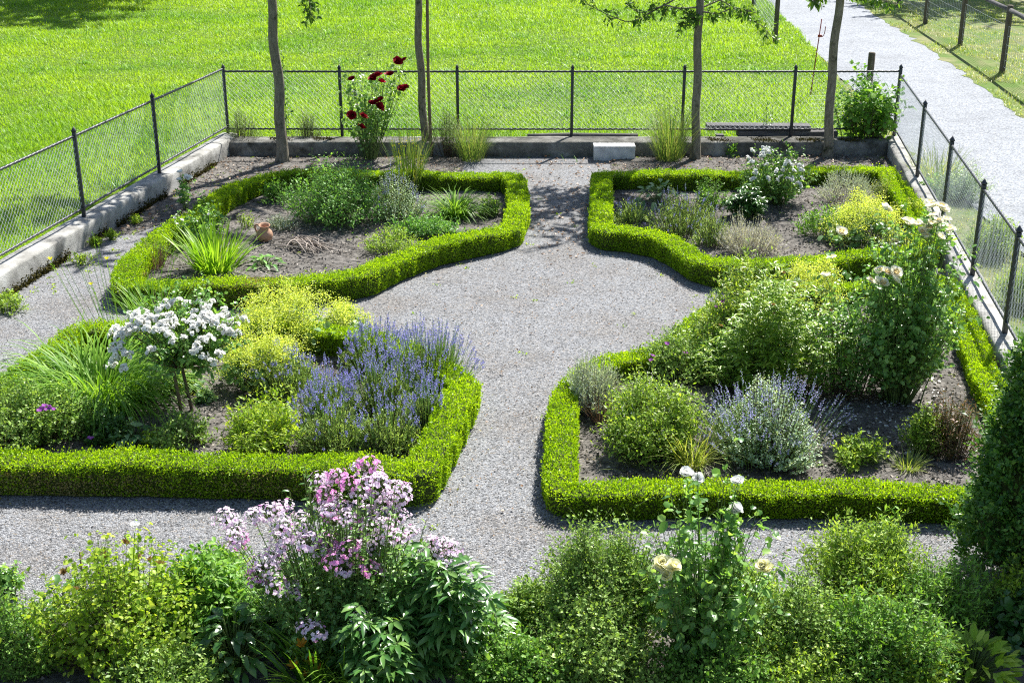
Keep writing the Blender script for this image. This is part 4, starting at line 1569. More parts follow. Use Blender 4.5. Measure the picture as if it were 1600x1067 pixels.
# ------------------------------------------------------------------ far left bed
shrub('mint_bush', 'bushy bright green leafy plant in the middle of the far left bed', 'herb', 528, 352, 262, 70, 'mint', .045, .022, 210, 20, t0=.25, ang=1.05, dome=.45)
clump('daylily', 'compact fountain of dark strap leaves at the inner corner of the far left bed', 'daylily', 712, 343, 290, 58, 'blade', 360, .017, e0=(.75, 1.5), bend=(.9, 2.3), base=.14, lf=.9)
lavender('loose hazy clump with blue flower spikes between the bright bush and dark strap leaves', 618, 345, 272, 55, 90, 'nep', 'nepleaf', .85, None, 'catmint', 'catmint', .012, .8, fol=360, lw=(.03, .013))
r, p, h, R = clump('goldenrod', 'tall yellow flecked wispy stems rising from the far left bed by the second trunk', 'tall grass', 640, 300, 190, 34, 'reed', 150, .009, e0=(1.2, 1.57), bend=(.05, .5), base=.16, lf=.78)
S = shoots(22, R * 1.1, h * 1.0, .3, .35, .12, 8, 0, .6)
mb = MB()
tubes(mb, S, .004, .002, 4, cap=False)
mb.build('flower_stalks', M['lime'], r)
spike_part(r, S, .55, .022, 'goldenrod', per=16, off=.03)
shrub('low_plant', 'low light green leafy row along the inner edge of the far left hedge', 'garden plant', 668, 372, 345, 48, 'mint', .05, .022, 80, 14, dome=.4, flat=.6)
shrub('low_plant', 'small yellowish sprawling plant beside the diagonal hedge of the far left bed', 'garden plant', 612, 396, 362, 36, 'spirea', .035, .018, 60, 14, dome=.4)
clump('lily', 'wide tuft of bright upright pointed leaves near the jug', 'lily', 338, 425, 362, 88, 'lily', 230, .024, e0=(.65, 1.5), bend=(.1, .8), base=.22, lf=.80)
big_leaf('rosette', 'low rosette of pale broad leaves beside the bright pointed leaves', 'garden plant', 415, 420, 392, 34, 'mint', .11, .05, 34)
shrub('young_bush', 'small solitary leafy plant inside the curve of the far left hedge', 'garden plant', 431, 318, 288, 20, 'green', .055, .024, 26, 13, dome=.4)
clump('dry_tuft', 'faded purplish grass tuft at the far left hedge corner', 'grass tuft', 246, 425, 378, 24, 'dead', 170, .006, e0=(.9, 1.55), bend=(.2, 1.0), base=.08, K=3)
shrub('grey_tuft', 'thin grey seedling tuft between the jug and the bright bush', 'garden plant', 440, 362, 338, 22, 'silver', .03, .007, 36, 12, dome=.4)
rose('rose_bush', 'small half bare rose with pink white blooms leaning over the left hedge', 318, 385, 322, 34, [(276, 336), (273, 341), (284, 344), (326, 335), (330, 352), (322, 356), (277, 350)], B_WHITE, nsh=24, m=12, L=.05, Wd=.034, bs=(.45, .7))
rose('rose_bush', 'thin stemmed rose with three pale blooms by the left wall', 292, 330, 278, 12, [(281, 270), (292, 278), (280, 282), (297, 280)], B_WHITED, nsh=5, m=8, L=.05, Wd=.035, bs=(.8, 1.1), depth=.05)
shrub('small_plant', 'sparse seedling beside the terracotta jug towards the left hedge', 'garden plant', 383, 360, 332, 13, 'lime', .03, .013, 12, 9, dome=.4)
shrub('small_plant', 'small dark leaved plant at the inner hedge corner of the far left bed', 'garden plant', 765, 340, 308, 18, 'geranium', .035, .022, 34, 14, dome=.5)

# ------------------------------------------------------------------ back border
RED = [(621, 97), (632, 95), (583, 123), (590, 120), (596, 129), (609, 118), (550, 125), (626, 140), (632, 139), (581, 163), (594, 157), (592, 168), (550, 181), (567, 184), (564, 200), (588, 160)]
r, p, h, R, S = rose('red_rose_bush', 'tall rose bush with dark red blooms before the back fence', 577, 250, 95, 42, RED, B_RED, nsh=44, m=11, L=.062, Wd=.042, dome=.55, bs=(1.0, 1.5), depth=.1)
put_blooms(r, [at_y(x, y, p[1]) - p for x, y in ((551, 145), (556, 148), (558, 166))], B_WHITED, 'white_bloom', (.9, 1.2), face=(0, -.3, 0))
clump('grass_tuft', 'feathery green grass tuft with tan stalks left of the path end', 'grass tuft', 737, 250, 170, 44, 'reed', 420, .006, e0=(1.0, 1.55), bend=(.1, 1.1), base=.2, K=4, lf=.82)
clump('grass_tuft', 'tall feathery grass tuft browning at its base beside the stone trough', 'grass tuft', 1045, 252, 152, 46, 'reed', 520, .006, e0=(1.0, 1.55), bend=(.05, 1.2), base=.2, K=4, lf=.82)
for lab, bx, by, ty, hw in (('wiry dark heather bush in the left corner of the back wall', 378, 235, 176, 30), ('wiry dark heather clump just left of the second tall rose', 482, 235, 178, 20), ('wiry bare twigged bush at the foot of the second trunk', 700, 245, 176, 28)):
    r, p, h, R, S = shrub('heather', lab, 'heather', bx, by, ty, hw, 'lavleaf', .022, .005, 90, 22, t0=.55, dome=.45, stem='twig', base=.12, group='heather along the back wall')
    mb = MB()
    leaves_on(mb, S[::2], 14, .014, .008, 'small', .75, 1., .9)
    tag(mb.build('faded_flowers', M['dead'], r), kind='stuff')
shrub('climber', 'large leaved climbing shrub on the corner of the back fence by the road', 'climbing shrub', 1350, 235, 128, 44, 'green', .09, .075, 60, 12, 'round', t0=.2, dome=.05, stem='twig', sr=.007)
shrub('twining_shoot', 'single twining leafy shoot beside the leaning first trunk', 'climber', 450, 240, 82, 7, 'dark', .06, .035, 4, 18, t0=.2, dome=.2, jit=.04)
shrub('small_plant', 'thin leafy seedling before the back wall right of the reeds', 'garden plant', 1140, 246, 226, 9, 'green', .05, .03, 7, 8, dome=.3)
shrub('small_plant', 'slender shoot in front of the weathered boards', 'garden plant', 1198, 232, 160, 9, 'dark', .045, .025, 5, 11, dome=.2)

# ------------------------------------------------------------------ far right bed
WR = [(1197, 238), (1200, 234), (1176, 237), (1188, 247), (1176, 257), (1198, 260), (1183, 270), (1200, 280), (1177, 282), (1226, 265), (1232, 260), (1251, 263), (1231, 256), (1250, 280), (1236, 281),
      (1222, 281), (1250, 293), (1205, 240), (1168, 250), (1192, 233), (1212, 268), (1240, 268), (1193, 243), (1246, 290), (1232, 284), (1254, 268)]
rose('white_rose_bush', 'white bush rose covered in blooms in the far right bed', 1212, 322, 238, 50, WR, B_TRUSSD, 'rose', nsh=90, m=12, L=.045, Wd=.03, bs=(.6, .95), depth=.25)
peony('dark_peony', 'dark green glossy leafy clump left of the white bush rose', 1165, 346, 298, 34, 'dark', 34, .10, .035)
lavender('greyish green mound with scattered blue tips along the far right hedge, in the middle', 1064, 368, 300, 62, 90, 'lav', 'lavleaf', .85, spk=.011, fol=260)
lavender('smaller greyish green mound in the left corner of the far right bed', 988, 352, 312, 38, 30, 'lav', 'lavleaf', .85, spk=.011, fol=150)
lavender('greyish green mound right of the middle one in the far right bed', 1112, 388, 330, 34, 20, 'lav', 'lavleaf', .9, spk=.010, fol=150)
big_leaf('broadleaf_clump', 'broad bluish green leaves near the back left corner of the far right bed', 'garden plant', 1030, 322, 276, 48, 'alchleaf', .16, .075, 42)
shrub('upright_plant', 'upright fresh green plant before the back hedge of the far right bed', 'garden plant', 1108, 330, 282, 26, 'green', .035, .02, 50, 16, dome=.4)
shrub('silver_plant', 'pale silver woody bush just inside the front hedge of the far right bed', 'silver bush', 1168, 398, 344, 48, 'greysilver', .03, .006, 190, 22, t0=.3, dome=.4, stem='drytwig', ang=.5, twig=0, fill=1200)
r, p, h, R, S = shrub('silver_plant', 'silvery sprawling bush with bare grey stems in the back right of the far right bed', 'silver bush', 1322, 318, 268, 52, 'silver', .03, .007, 130, 20, t0=.4, dome=.4, stem='drytwig', ang=.5, twig=0, fill=1200)
shrub('yellow_green_plant', 'light green leafy plant at the left of the far right yellow mound', 'garden plant', 1290, 374, 326, 38, 'green', .04, .024, 70, 14, dome=.5)
alchemilla('bright yellow green flowering mound behind the tall cream rose', 1350, 388, 322, 66, 190)
alchemilla('small yellow green mound against the right hand hedge of the far right bed', 1425, 352, 322, 30, 60, leafy=50)
shrub('upright_shoots', 'thin pale green upright shoots before the right end of the back hedge', 'garden plant', 1374, 322, 278, 14, 'fine', .05, .008, 24, 12, dome=.3)

# ------------------------------------------------------------------ near left bed
clump('daylily', 'large arching mass of long green strap leaves behind the white standard rose', 'daylily', 158, 632, 486, 102, 'blade', 900, .017, e0=(.85, 1.5), bend=(1.4, 3.0), base=.42, lf=.84, K=6)
r, p, h, R = clump('daylily', 'tall thin daylily with budded stalks in front of the left hedge corner', 'daylily', 245, 520, 440, 60, 'blade', 150, .014, e0=(1.0, 1.5), bend=(.3, 1.4), base=.22, lf=.9)
S = shoots(26, .75, 1.0, .2, .3, .15, 8, 0, .6)
S[..., 0] -= .35
mb = MB()
tubes(mb, S, .0028, .0018, 4, cap=False)
leaves_on(mb, S, 5, .04, .012, 'small', .82, 1., .6)
mb.build('bud_stalks', M['lily'], r)
put_blooms(r, S[:3, -1], [bloom_mesh('yellow_bloom', .035, [(6, .6, 1, .45, 0)], ['goldenrod'])], 'bloom', (.8, 1.1))
p, h, R = spot(297, 648, 478, 104)
r = thing('standard_rose', 'white standard rose with a rounded flowering crown on two bare stems', 'standard rose', p)
zt = .42
mb = MB()
tubes(mb, bent([(.03, 0, -.02), (.0, 0, .2), (-.04, .02, zt + .06)], 8), .017, .014, 8)
tubes(mb, bezier(np.array([[-.04, .02, zt]]), np.array([[-.02, 0, zt + .1]]), np.array([[.17, -.05, zt + .22]]), 6), .012, .008, 6)
tubes(mb, bezier(np.array([[-.04, .02, zt]]), np.array([[-.1, 0, zt + .1]]), np.array([[-.2, .05, zt + .22]]), 6), .012, .008, 6)
mb.build('trunk', M['twig'], r, smooth=True)
st = thing('rose_stake', 'short round stake beside the trunk of the white standard rose', 'stake', p + [-.062, -.03, 0])
mb = MB()
tubes(mb, np.array([[0, 0, -.05], [-.02, 0, .25], [-.05, .01, .52]]), .0165, .0155, 8)
mb.build('pole', M['stake'], st, smooth=True)
S = shoots(210, R, h, .12, .42, .08, 7, zt + .05, .55, vase=True)
S[:, 0, :2] += [-.03, 0]
mb = MB()
tubes(mb, S, .005, .002, 4, cap=False)
mb.build('stems', M['twig'], r)
mb = MB()
leaves_on(mb, S, 8, .04, .027, 'round', .25, 1., 1., .25)
leaves_on(mb, twiglets(S, 4, .13, .3), 4, .04, .027, 'round', .25, 1., 1., .25)
mb.build('foliage', M['rose'], r)
px = scatter([(176, 520), (200, 488), (258, 478), (300, 470), (345, 480), (381, 500), (378, 528), (345, 522), (325, 505), (290, 528), (255, 525), (228, 522), (205, 545), (200, 582), (176, 575)], 80)
px = np.concatenate([px, scatter([(230, 530), (330, 520), (370, 540), (350, 570), (240, 570)], 12)])
cc, cr = p + [0, 0, zt + (h - zt) * .36], np.array([R * 1.04, R * 1.04, (h - zt) * .70])
put_blooms(r, [on_crown(x, y, cc, cr, p[1]) - p for x, y, _ in px], B_TRUSS, 'flower_cluster', (.62, 1.0), face=(0, -.1, 0), tilt=.45)

alchemilla('large bright yellow green flowering mound between white standard rose and path', 448, 548, 472, 84, 230, 40, 90)
alchemilla('lower yellow green flowering mound beside the white standard rose', 405, 608, 534, 60, 140, 40, 80)
alchemilla('small yellow green sprig on the path edge behind the lavender', 542, 522, 482, 34, 60, 36, 40)
alchemilla('patch of yellow green froth seen between the bare stems of the white standard rose', 282, 612, 585, 26, 20, 24, 40)
LAV = [('tall lavender in full flower nearest the path, right end of the row', 672, 610, 512, 66, 260), ('lavender in flower in the middle of the row by the roundel', 585, 580, 510, 56, 220),
       ('lavender with few flowers at the left end of the row, before the yellow mound', 452, 618, 545, 58, 90), ('lavender in the middle of the patch, dark gaps below it', 600, 650, 552, 58, 170),
       ('lavender at the left of the patch with dense spikes, behind the light green plant', 515, 658, 578, 50, 170), ('lavender fading to grey green at the front hedge, left part', 520, 704, 615, 60, 70),
       ('lavender fading to grey green at the front hedge, right part', 605, 706, 622, 54, 50), ('lavender lowest against the right hand hedge of the near left bed', 668, 680, 590, 42, 90)]
for lab, bx, by, ty, hw, k in LAV:
    lavender(lab, bx, by, ty, hw * 1.12, int(k * 1.25), fol=330, frac=.66, dry=k < 100, spk=.0135)
shrub('leafy_plant', 'light green leafy plant inside the front hedge, before the yellow mound', 'garden plant', 412, 706, 640, 58, 'lime', .05, .018, 110, 18, dome=.4, t0=.3)
shrub('mallow_shoot', 'pale pink flowering shoots standing among lavender and light green plant', 'garden plant', 432, 660, 604, 38, 'lime', .04, .022, 16, 9, dome=.25)
r, p, h, R, S = shrub('geranium', 'reddish green geranium bush with purple flowers in the left front corner', 'geranium', 66, 692, 612, 76, 'geranium', .032, .022, 230, 18, t0=.25, dome=.45, stem='twig')
put_blooms(r, [at_y(x, y, p[1] - .25) - p for x, y in ((66, 638), (72, 640), (78, 636), (86, 640), (62, 642), (142, 685), (70, 634))], B_PURPLE, 'bloom', (1, 1.3), face=(0, -.3, 0))
shrub('geranium', 'small reddish green geranium hugging the left edge of the frame', 'geranium', -10, 668, 590, 50, 'geranium', .032, .022, 110, 16, t0=.25, dome=.5, stem='twig')
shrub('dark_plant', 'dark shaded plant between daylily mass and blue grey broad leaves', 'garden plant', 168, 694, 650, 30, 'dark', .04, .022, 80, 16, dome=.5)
big_leaf('broadleaf_clump', 'blue grey broad leaved clump at the inner front of the near left bed', 'garden plant', 205, 696, 645, 36, 'alchleaf', .10, .055, 46)
shrub('small_geranium', 'low fading plant with pinkish seed heads at the foot of the white standard rose', 'garden plant', 287, 700, 652, 42, 'geranium', .03, .018, 70, 14, dome=.45, stem='twig')
shrub('seedling', 'small round seedling on the bare soil right of the rose trunk', 'garden plant', 322, 632, 612, 12, 'alchleaf', .04, .03, 14, 6, 'round', dome=.4)
shrub('seedling', 'yellowish seedling at the front hedge between blue grey leaves and the fading plant', 'garden plant', 237, 698, 672, 14, 'lime', .03, .02, 18, 8, dome=.4)

# ------------------------------------------------------------------ near right bed
CR = [(1453, 318), (1458, 324), (1470, 325), (1475, 328), (1418, 348), (1424, 351), (1431, 353), (1438, 350), (1445, 361), (1453, 360), (1458, 339), (1466, 347), (1478, 345), (1468, 358), (1483, 358), (1467, 371),
      (1448, 372), (1440, 363), (1476, 362), (1486, 360), (1460, 352), (1472, 352), (1450, 350), (1377, 425), (1386, 427), (1399, 427), (1397, 437), (1378, 444), (1372, 440), (1359, 440), (1290, 432), (1300, 404), (1383, 328), (1314, 364)]
rose('cream_rose_bush', 'tall rose with cream yellow blooms in the near right bed by the right wall', 1402, 630, 402, 86, CR, B_CREAM, nsh=170, m=14, L=.05, Wd=.034, dome=.5, bs=(.95, 1.3), depth=.2, bare=9, jit=.2)
peony('tree_peony', 'tall green divided leaved shrub with seed heads left of the cream rose', 1205, 618, 426, 104, 'tpeony', 170, .085, .021, 'peony', 6, 12, .5, .22)
shrub('bushy_rose', 'leafy bush with bare brown stems below, between tree peony and cream rose', 'shrub', 1315, 618, 452, 78, 'rose', .04, .026, 120, 22, 'round', t0=.2, dome=.55, stem='twig', sr=.005)
r, p, h, R, S = shrub('yellow_tipped_shrub', 'yellow flowering shrub spilling over the back hedge of the near right bed', 'shrub', 1165, 565, 412, 74, 'tpeony', .06, .017, 170, 18, t0=.3, dome=.45, stem='twig')
mb = MB()
leaves_on(mb, S[::2], 10, .032, .02, 'small', .85, 1., .9)
tag(mb.build('yellow_flowers', M['alch'], r), kind='stuff')
alchemilla('yellow green froth lying between tree peony and cream rose', 1266, 500, 420, 50, 110, 40, 40)
r, p, h, R, S = shrub('geranium', 'bluish green geranium with purple flowers tumbling over the inner hedge of the near right bed', 'geranium', 1128, 548, 470, 46, 'geranium', .03, .02, 150, 16, dome=.5, t0=.25, stem='twig')
put_blooms(r, [at_y(x, y, p[1] - .3) - p for x, y in ((1130, 472), (1124, 478), (1134, 471), (1120, 480), (1108, 508), (1140, 468))], B_PURPLE, 'bloom', (1, 1.3), face=(0, -.3, 0))
r, p, h, R, S = shrub('geranium', 'grey green geranium with few purple flowers beside the pale blue green lavender', 'geranium', 1058, 590, 525, 56, 'geranium', .03, .021, 190, 16, dome=.5, t0=.25, stem='twig')
put_blooms(r, [at_y(x, y, p[1] - .3) - p for x, y in ((1042, 537), (1020, 556), (1018, 563), (1070, 552))], B_PURPLE, 'bloom', (1, 1.3), face=(0, -.3, 0))
shrub('green_bush', 'soft mid green bush between the geranium and the tree peony', 'garden plant', 1135, 600, 520, 48, 'green', .035, .014, 170, 18, dome=.5, t0=.25)
shrub('silver_lavender', 'pale blue green lavender without flowers at the path corner of the near right bed', 'lavender', 925, 645, 562, 42, 'silver', .036, .008, 220, 22, t0=.2, dome=.4, ang=.45, stem='drytwig', twig=0, fill=1500)
clump('dead_lavender', 'bare purplish brown dead stalks beside the pale blue green lavender', 'dead lavender', 958, 660, 592, 36, 'dead', 300, .006, e0=(.8, 1.5), bend=(0, .6), base=.2, K=3, lf=.75)
r, p, h, R, S = shrub('spirea', 'rounded yellow green bush with pinkish tips behind the front hedge', 'spirea', 1018, 705, 602, 78, 'spirea', .04, .017, 300, 20, t0=.3, dome=.5, stem='twig')
mb = MB()
leaves_on(mb, S[::3], 5, .02, .014, 'small', .9, 1., .8)
tag(mb.build('pink_tips', M['cream'], r), kind='stuff')
lavender('silvery catmint with pale violet spikes at the front of the near right bed', 1195, 712, 606, 114, 300, 'nep', 'nepleaf', .88, None, 'catmint', 'catmint', .0155, .76, fol=800, lw=(.03, .017))
clump('grass_tuft', 'tuft of long thin grass between the rounded bush and the silvery catmint', 'grass tuft', 1080, 730, 655, 48, 'fine', 220, .008, e0=(.8, 1.5), bend=(.3, 1.6), base=.12, K=4)
clump('grass_tuft', 'sparse thin grass lying over the front hedge before the rounded bush', 'grass tuft', 1020, 735, 695, 66, 'fine', 70, .006, e0=(.3, 1.2), bend=(.3, 1.2), base=.2, K=4)
shrub('small_plant', 'small light green plant behind the front hedge right of the silvery catmint', 'garden plant', 1338, 730, 682, 34, 'spirea', .045, .016, 40, 15, dome=.4)
shrub('green_bush', 'light green half of a small bush beside rusty red foliage', 'shrub', 1440, 712, 640, 28, 'spirea', .03, .014, 90, 16, dome=.45)
shrub('rusty_bush', 'rusty reddish brown bush beside its light green neighbour', 'shrub', 1482, 715, 628, 38, 'rusty', .03, .012, 120, 16, dome=.55, stem='twig', ang=.9)
clump('grass_tuft', 'short tuft of thin grass at the front hedge below the rusty bush', 'grass tuft', 1418, 738, 708, 24, 'fine', 130, .008, e0=(.8, 1.5), bend=(.2, 1.2), base=.08, K=3)
shrub('ground_cover', 'low green creeping plant under the cream rose near the right hand hedge', 'garden plant', 1425, 585, 545, 34, 'rose', .035, .024, 60, 12, dome=.5)

# ------------------------------------------------------------------ front border, nearest the camera
r, p, h, R, S = shrub('yellowing_rose', 'yellowing rose bush with dry seed heads in the left foreground', 'rose bush', 195, 1035, 885, 118, 'lime', .036, .028, 230, 18, 'round', t0=.25, dome=.5, stem='twig', jit=.2)
put_blooms(r, [at_y(x, y, p[1]) - p for x, y in ((162, 868), (195, 847), (200, 850), (215, 868), (235, 875), (250, 882), (100, 895), (118, 922))], B_SEED, 'seed_head', (.9, 1.3))
put_blooms(r, [at_y(x, y, p[1] - .2) - p for x, y in ((20, 990), (45, 996), (212, 820))], B_WHITE, 'bloom', (.6, .9))
S = bezier(np.tile([[0., 0, .3]], (3, 1)), np.array([at_y(x, y + 70, p[1]) - p for x, y in ((162, 875), (210, 845), (245, 885))]), np.array([at_y(x, y, p[1]) - p for x, y in ((162, 875), (210, 832), (245, 885))]), 8)
mb = MB()
tubes(mb, S, .005, .003, 4, cap=False)
leaves_on(mb, S, 10, .06, .04, 'round', .4, .95, .9)
mb.build('long_shoots', M['lime'], r)
b = at(135, 975)
st = thing('cane', 'short thin bamboo cane standing in the yellowing rose', 'stake', b)
mb = MB()
tubes(mb, np.array([[0, 0, -.05], at_y(125, 862, b[1]) - b]), .0075, .007, 6)
mb.build('pole', M['stake'], st)
shrub('low_plant', 'fine leaved light green plant at the lower left corner', 'garden plant', 30, 1050, 950, 70, 'green', .03, .014, 220, 18, dome=.5, t0=.2)
shrub('small_plant', 'little leafy plant on the gravel at the left edge', 'garden plant', 12, 935, 885, 22, 'rose', .035, .026, 24, 10, 'round', dome=.5)
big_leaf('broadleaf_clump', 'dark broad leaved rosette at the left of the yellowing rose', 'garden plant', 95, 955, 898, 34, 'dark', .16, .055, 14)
shrub('green_bush', 'fresh green bushy plant between the yellowing rose and the pink phlox', 'garden plant', 330, 985, 878, 74, 'green', .065, .028, 170, 16, 'big', t0=.3, dome=.5)
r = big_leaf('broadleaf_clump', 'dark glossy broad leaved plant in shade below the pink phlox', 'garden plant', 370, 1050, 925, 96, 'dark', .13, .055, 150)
shrub('green_bush', 'feathery green plant at the left shoulder of the pink phlox', 'garden plant', 345, 940, 862, 40, 'spirea', .03, .012, 110, 16, dome=.5)

PH = [(352, 808), (368, 820), (375, 842), (362, 838), (395, 805), (430, 795), (442, 792), (418, 800), (468, 806), (500, 752), (508, 770), (518, 745), (528, 742), (505, 785), (520, 780), (535, 790), (512, 795), (562, 730), (575, 725), (585, 738), (592, 748),
      (572, 755), (590, 765), (610, 770), (625, 780), (600, 785), (628, 765), (618, 758), (580, 775), (560, 770), (545, 755), (540, 805), (520, 810), (570, 800), (590, 800), (600, 815), (625, 805), (575, 820), (555, 815),
      (440, 820), (438, 835), (470, 825), (480, 845), (495, 850), (505, 860), (520, 850), (530, 865), (545, 855), (565, 850), (580, 855), (550, 880), (535, 885), (570, 885), (515, 845), (590, 840), (610, 835), (622, 840), (640, 830), (520, 875), (560, 835),
      (430, 860), (440, 870), (410, 880), (420, 890), (400, 890), (445, 905), (455, 915), (405, 908), (430, 912), (458, 928), (675, 845), (690, 850), (705, 855), (680, 862), (698, 870), (565, 968), (492, 985), (478, 975), (585, 890)]
p, h, R = spot(545, 1010, 775, 120)
r = thing('pink_phlox', 'tall pink phlox in full bloom in the foreground, left of the path', 'phlox', p)
pts = np.array([at_y(x, y, p[1] + (.28 - .42 * (y - 720) / 160 + rng.normal(0, .07))) - p for x, y in PH])
k = len(pts)
A = np.column_stack([pts[:, 0] * .35 + rng.normal(0, .05, k), pts[:, 1] * .35 + rng.normal(0, .06, k), np.zeros(k)])
Bc = np.column_stack([pts[:, :2] * .8, pts[:, 2] * .6])
S1 = bezier(A, Bc, pts, 8)
S2 = shoots(430, R * 1.2, h * .84, .25, .5, .15, 7)
mb = MB()
tubes(mb, np.concatenate([S1[:, :7], S2]) if False else S1, .0045, .0025, 4, cap=False)
tubes(mb, S2, .004, .002, 4, cap=False)
mb.build('stems', M['stem'], r)
mb = MB()
leaves_on(mb, S1, 16, .05, .018, 'big', .35, .97, .9, .3)
leaves_on(mb, S2, 16, .055, .021, 'big', .25, 1., .9, .3)
mb.build('foliage', M['rose'], r)
put_blooms(r, pts - [0, 0, .02], B_PHLOX, 'flower_head', (.8, 1.15), face=(0, -.25, 0), tilt=.35)
shrub('small_bush', 'loose light green seeding bush between pink phlox and peony', 'garden plant', 645, 985, 862, 46, 'geranium', .036, .016, 110, 15, dome=.4, stem='twig')

peony('peony', 'large glossy leaved peony in the middle foreground', 690, 1045, 868, 104, 'peony', 56, .125, .036, nodes=7, dome=.6, t0=.4)
shrub('geranium_mound', 'fine leaved low plant at the gravel edge between peony and rounded bush', 'garden plant', 835, 985, 915, 50, 'geranium', .034, .02, 130, 16, dome=.5, t0=.25)
shrub('low_mound', 'light green foliage at the gravel edge before the lemon rose', 'garden plant', 1165, 985, 900, 62, 'spirea', .034, .017, 170, 16, dome=.5, t0=.25)
shrub('low_mound', 'mid green foliage between the yellowing rose and the fresh green bush', 'garden plant', 270, 1010, 925, 56, 'green', .045, .024, 150, 15, dome=.5, t0=.25)
shrub('low_mound', 'grey green fading foliage under the phlox stalks on the gravel side', 'garden plant', 470, 985, 905, 64, 'rose', .045, .02, 170, 16, dome=.5, t0=.2)
peony('peony', 'lower spreading peony leaves in front of the large one', 600, 1085, 960, 80, 'peony', 34, .115, .036, nodes=5, dome=.5, t0=.35)
shrub('geranium_mound', 'fine leaved green mound at the middle bottom of the picture', 'garden plant', 800, 1085, 1000, 80, 'green', .035, .022, 200, 16, dome=.55, t0=.3)
clump('orange_crocosmia', 'green bladed clump with orange flowers at the bottom left of centre', 'garden plant', 490, 1075, 985, 34, 'blade', 60, .02, e0=(.8, 1.5), bend=(.2, 1.1), base=.1)
r = bpy.data.objects[[o.name for o in bpy.data.objects if o.name.startswith('orange_crocosmia')][0]]
pb = np.array(r.location)
put_blooms(r, [at_y(x, y, pb[1]) - pb for x, y in ((470, 1010), (488, 1035), (478, 1055), (500, 1045), (462, 1040))], B_ORANGE, 'bloom', (.8, 1.2), face=(0, -.3, 0))
clump('grass_tuft', 'dark green grass blades below the pink phlox', 'grass tuft', 545, 1075, 985, 48, 'blade', 120, .012, e0=(.9, 1.5), bend=(.3, 1.5), base=.16)

r, p, h, R, S = shrub('geranium_mound', 'broad rounded small leaved bush right of the path in the foreground', 'garden plant', 940, 1000, 838, 100, 'geranium', .028, .018, 460, 20, dome=.55, t0=.3, fill=2500)
shrub('low_mound', 'dark lower leaves at the foot of the rounded foreground bush', 'garden plant', 930, 1075, 960, 92, 'geranium', .03, .02, 260, 16, dome=.5, t0=.2)
LM = [(1035, 880), (1045, 892), (1028, 893), (1040, 900), (1052, 885), (1033, 886)]
r, p, h, R, S = rose('lemon_rose_bush', 'pale lemon and white rose bush standing tall in the right foreground', 1095, 1050, 820, 92, LM + [(1193, 885), (1195, 888)], B_LEMON, 'rose', nsh=90, m=13, L=.052, Wd=.036, dome=.55, bs=(.9, 1.15), depth=.05, jit=.2, cf=1.5)
WT = [(1072, 740), (1090, 748), (1153, 753), (1150, 795), (1146, 798)]
pts = np.array([at_y(x, y, p[1] + .05) - p for x, y in WT])
k = len(pts)
S = bezier(np.column_stack([pts[:, 0] * .3, np.zeros(k), np.full(k, .3)]), np.column_stack([pts[:, 0] * .55, np.zeros(k), pts[:, 2] * .72]), pts, 9)
mb = MB()
tubes(mb, S, .005, .003, 5, cap=False)
leaves_on(mb, S, 24, .058, .042, 'round', .35, .95, .95, .25)
mb.build('long_shoots', M['rose'], r)
put_blooms(r, pts, B_WHITED, 'white_bloom', (.75, 1.0), face=(0, -.3, 0))
r, p, h, R, S = shrub('spirea', 'rounded yellow green bush on the gravel edge, right foreground', 'spirea', 1345, 955, 825, 92, 'spirea', .042, .015, 300, 20, t0=.3, dome=.55, stem='twig')
shrub('spirea', 'taller leafy shoots topping the yellow green bush in the right foreground', 'spirea', 1372, 930, 806, 34, 'green', .05, .014, 40, 20, dome=.3, t0=.4)
shrub('green_mound', 'mid green frothy mound between the lemon rose and the yellow green bush', 'garden plant', 1240, 1040, 925, 84, 'geranium', .03, .018, 300, 18, dome=.5, t0=.25)
shrub('green_mound', 'mid green leafy mass below the yellow green bush, right foreground', 'garden plant', 1370, 1065, 945, 90, 'green', .036, .018, 320, 18, dome=.5, t0=.25)
shrub('willow_leaved_plant', 'narrow leaved fresh green plant beside the dark evergreen', 'garden plant', 1465, 1000, 885, 66, 'green', .04, .012, 240, 18, dome=.5, t0=.3)
big_leaf('broadleaf_clump', 'glossy bright broad leaved clump in the lower right corner', 'garden plant', 1515, 1068, 980, 80, 'spirea', .13, .045, 140, e=1.0, droop=.25)
shrub('yellow_leaved_plant', 'small yellow leaved plant at the bottom, left of the glossy clump', 'garden plant', 1420, 1085, 1010, 56, 'lime', .04, .02, 110, 14, dome=.5)
shrub('low_mound', 'fine green foliage at the very bottom below the lemon rose', 'garden plant', 1110, 1095, 1015, 90, 'green', .035, .02, 220, 15, dome=.5)
shrub('low_mound', 'fine green foliage at the very bottom right of centre', 'garden plant', 1270, 1100, 1030, 80, 'spirea', .032, .016, 220, 15, dome=.5)
shrub('low_mound', 'mixed fading foliage at the very bottom left of centre', 'garden plant', 260, 1100, 1030, 90, 'geranium', .035, .02, 200, 15, dome=.5)
lumpy_mass('dark_evergreen', 'tall dark green evergreen bush at the right edge', 'evergreen bush', 1620, 915, 505, 118, 'yew', .042, 46000, 34, asp=.5, shootsn=5200)
shrub('yellow_green_plant', 'yellow green flowered plant at the foot of the dark evergreen', 'garden plant', 1578, 985, 888, 42, 'lime', .03, .018, 130, 15, dome=.5)
shrub('dark_plant', 'round leaved dark plant below the dark evergreen at the right edge', 'garden plant', 1600, 1010, 930, 50, 'dark', .06, .05, 70, 10, 'round', dome=.5)

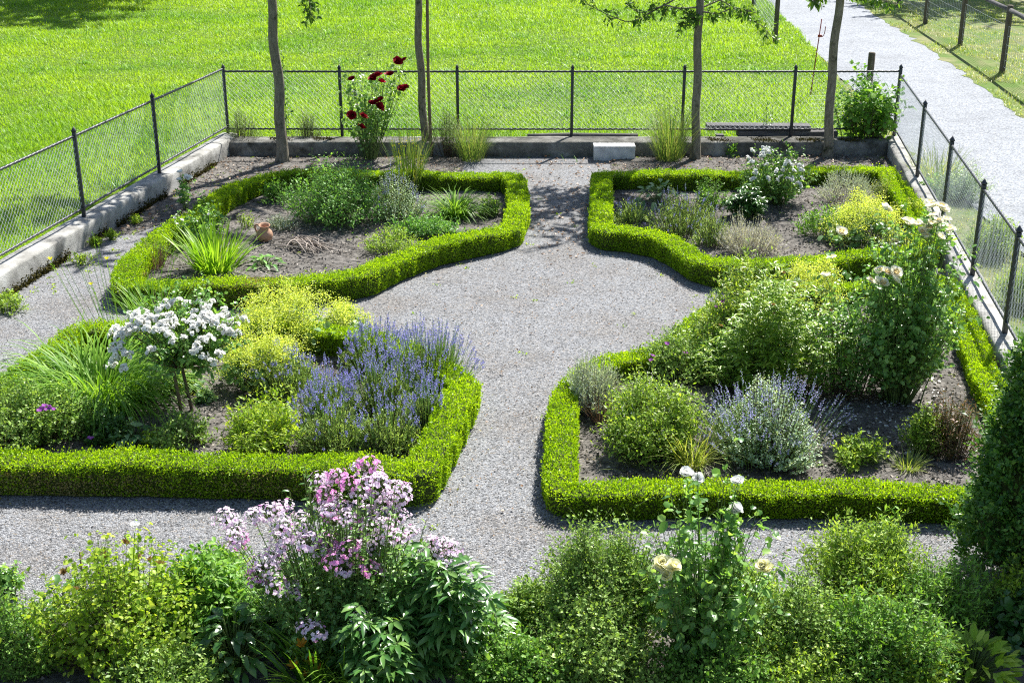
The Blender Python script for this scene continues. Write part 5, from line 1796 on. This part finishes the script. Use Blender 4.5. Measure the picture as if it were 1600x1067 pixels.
# ------------------------------------------------------------------ outside the right fence, and weeds on the gravel
r, p, h, R, S = shrub('catmint_bush', 'grey green wild bush outside the right fence by the road', 'wild plant', 1500, 312, 268, 40, 'nepleaf', .035, .014, 150, 16, dome=.5, t0=.25)
clump('weed', 'tall rough grass outside the right fence beside the wild bush', 'wild grass', 1462, 290, 235, 24, 'drygrass', 170, .012, e0=(1., 1.5), bend=(.1, 1.), base=.3)
shrub('weed', 'light green weeds with yellow flecks outside the right fence', 'wild plant', 1548, 400, 340, 40, 'spirea', .04, .014, 120, 15, dome=.4)
shrub('weed', 'lower light green weeds outside the right fence, nearer the camera', 'wild plant', 1600, 480, 420, 40, 'spirea', .04, .014, 120, 15, dome=.4)
shrub('weed', 'reddish stemmed weed leaning at the right fence by the far right hedge', 'wild plant', 1450, 315, 276, 14, 'rose', .05, .022, 16, 12, dome=.3, stem='twig')
shrub('weed', 'pale green weed at the foot of the left wall at the edge of the picture', 'weed', 12, 488, 462, 26, 'spirea', .03, .018, 40, 10, dome=.5)
for lab, bx, by, ty, hw in (('yellowish sprawling weed on the gravel under the left wall', 128, 412, 398, 18), ('small weed near the foot of the left wall by the dark moss', 150, 385, 372, 10), ('tiny weed on the gravel beside the left hedge corner', 175, 375, 360, 8),
                            ('tiny weed on soil near the left corner rose', 215, 352, 338, 9)):
    shrub('weed', lab, 'weed', bx, by, ty, hw, 'lime', .03, .016, 16, 8, dome=.4)

GROUPS = {'box_hedge': 'clipped box hedges round the beds', 'iron_fence': 'iron fence runs on the walls', 'garden_wall': 'low garden walls', 'daylily': 'strap leaved clumps', 'geranium': 'purple flowered geranium bushes',
          'grass_tuft': 'grass tufts in the beds', 'weed': 'weeds by the walls', 'small_plant': 'small seedling plants', 'green_bush': 'green leafy bushes', 'broadleaf_clump': 'broad leaved clumps', 'low_plant': 'low leafy plants',
          'low_mound': 'low foliage mounds at the bottom', 'silver_plant': 'silver bushes', 'spirea': 'yellow green rounded bushes', 'plank': 'weathered boards', 'timber_block': 'timber blocks under the boards',
          'rose_bush': 'small roses by the left wall', 'peony': 'peony plants', 'seedling': 'seedlings in the near left bed', 'green_mound': 'green mounds in the foreground', 'yellow_green_plant': 'yellow green leafy plants',
          'meadow_tree': 'trees beyond the frame', 'post_fence': 'wooden fences along the road', 'geranium_mound': 'small leaved mounds in the foreground', 'dark_plant': 'dark shaded plants'}
for o in list(SC.collection.objects):
    if o.parent is None and 'category' in o and 'group' not in o:
        g = GROUPS.get(o.name.split('.')[0])
        if g:
            o['group'] = g
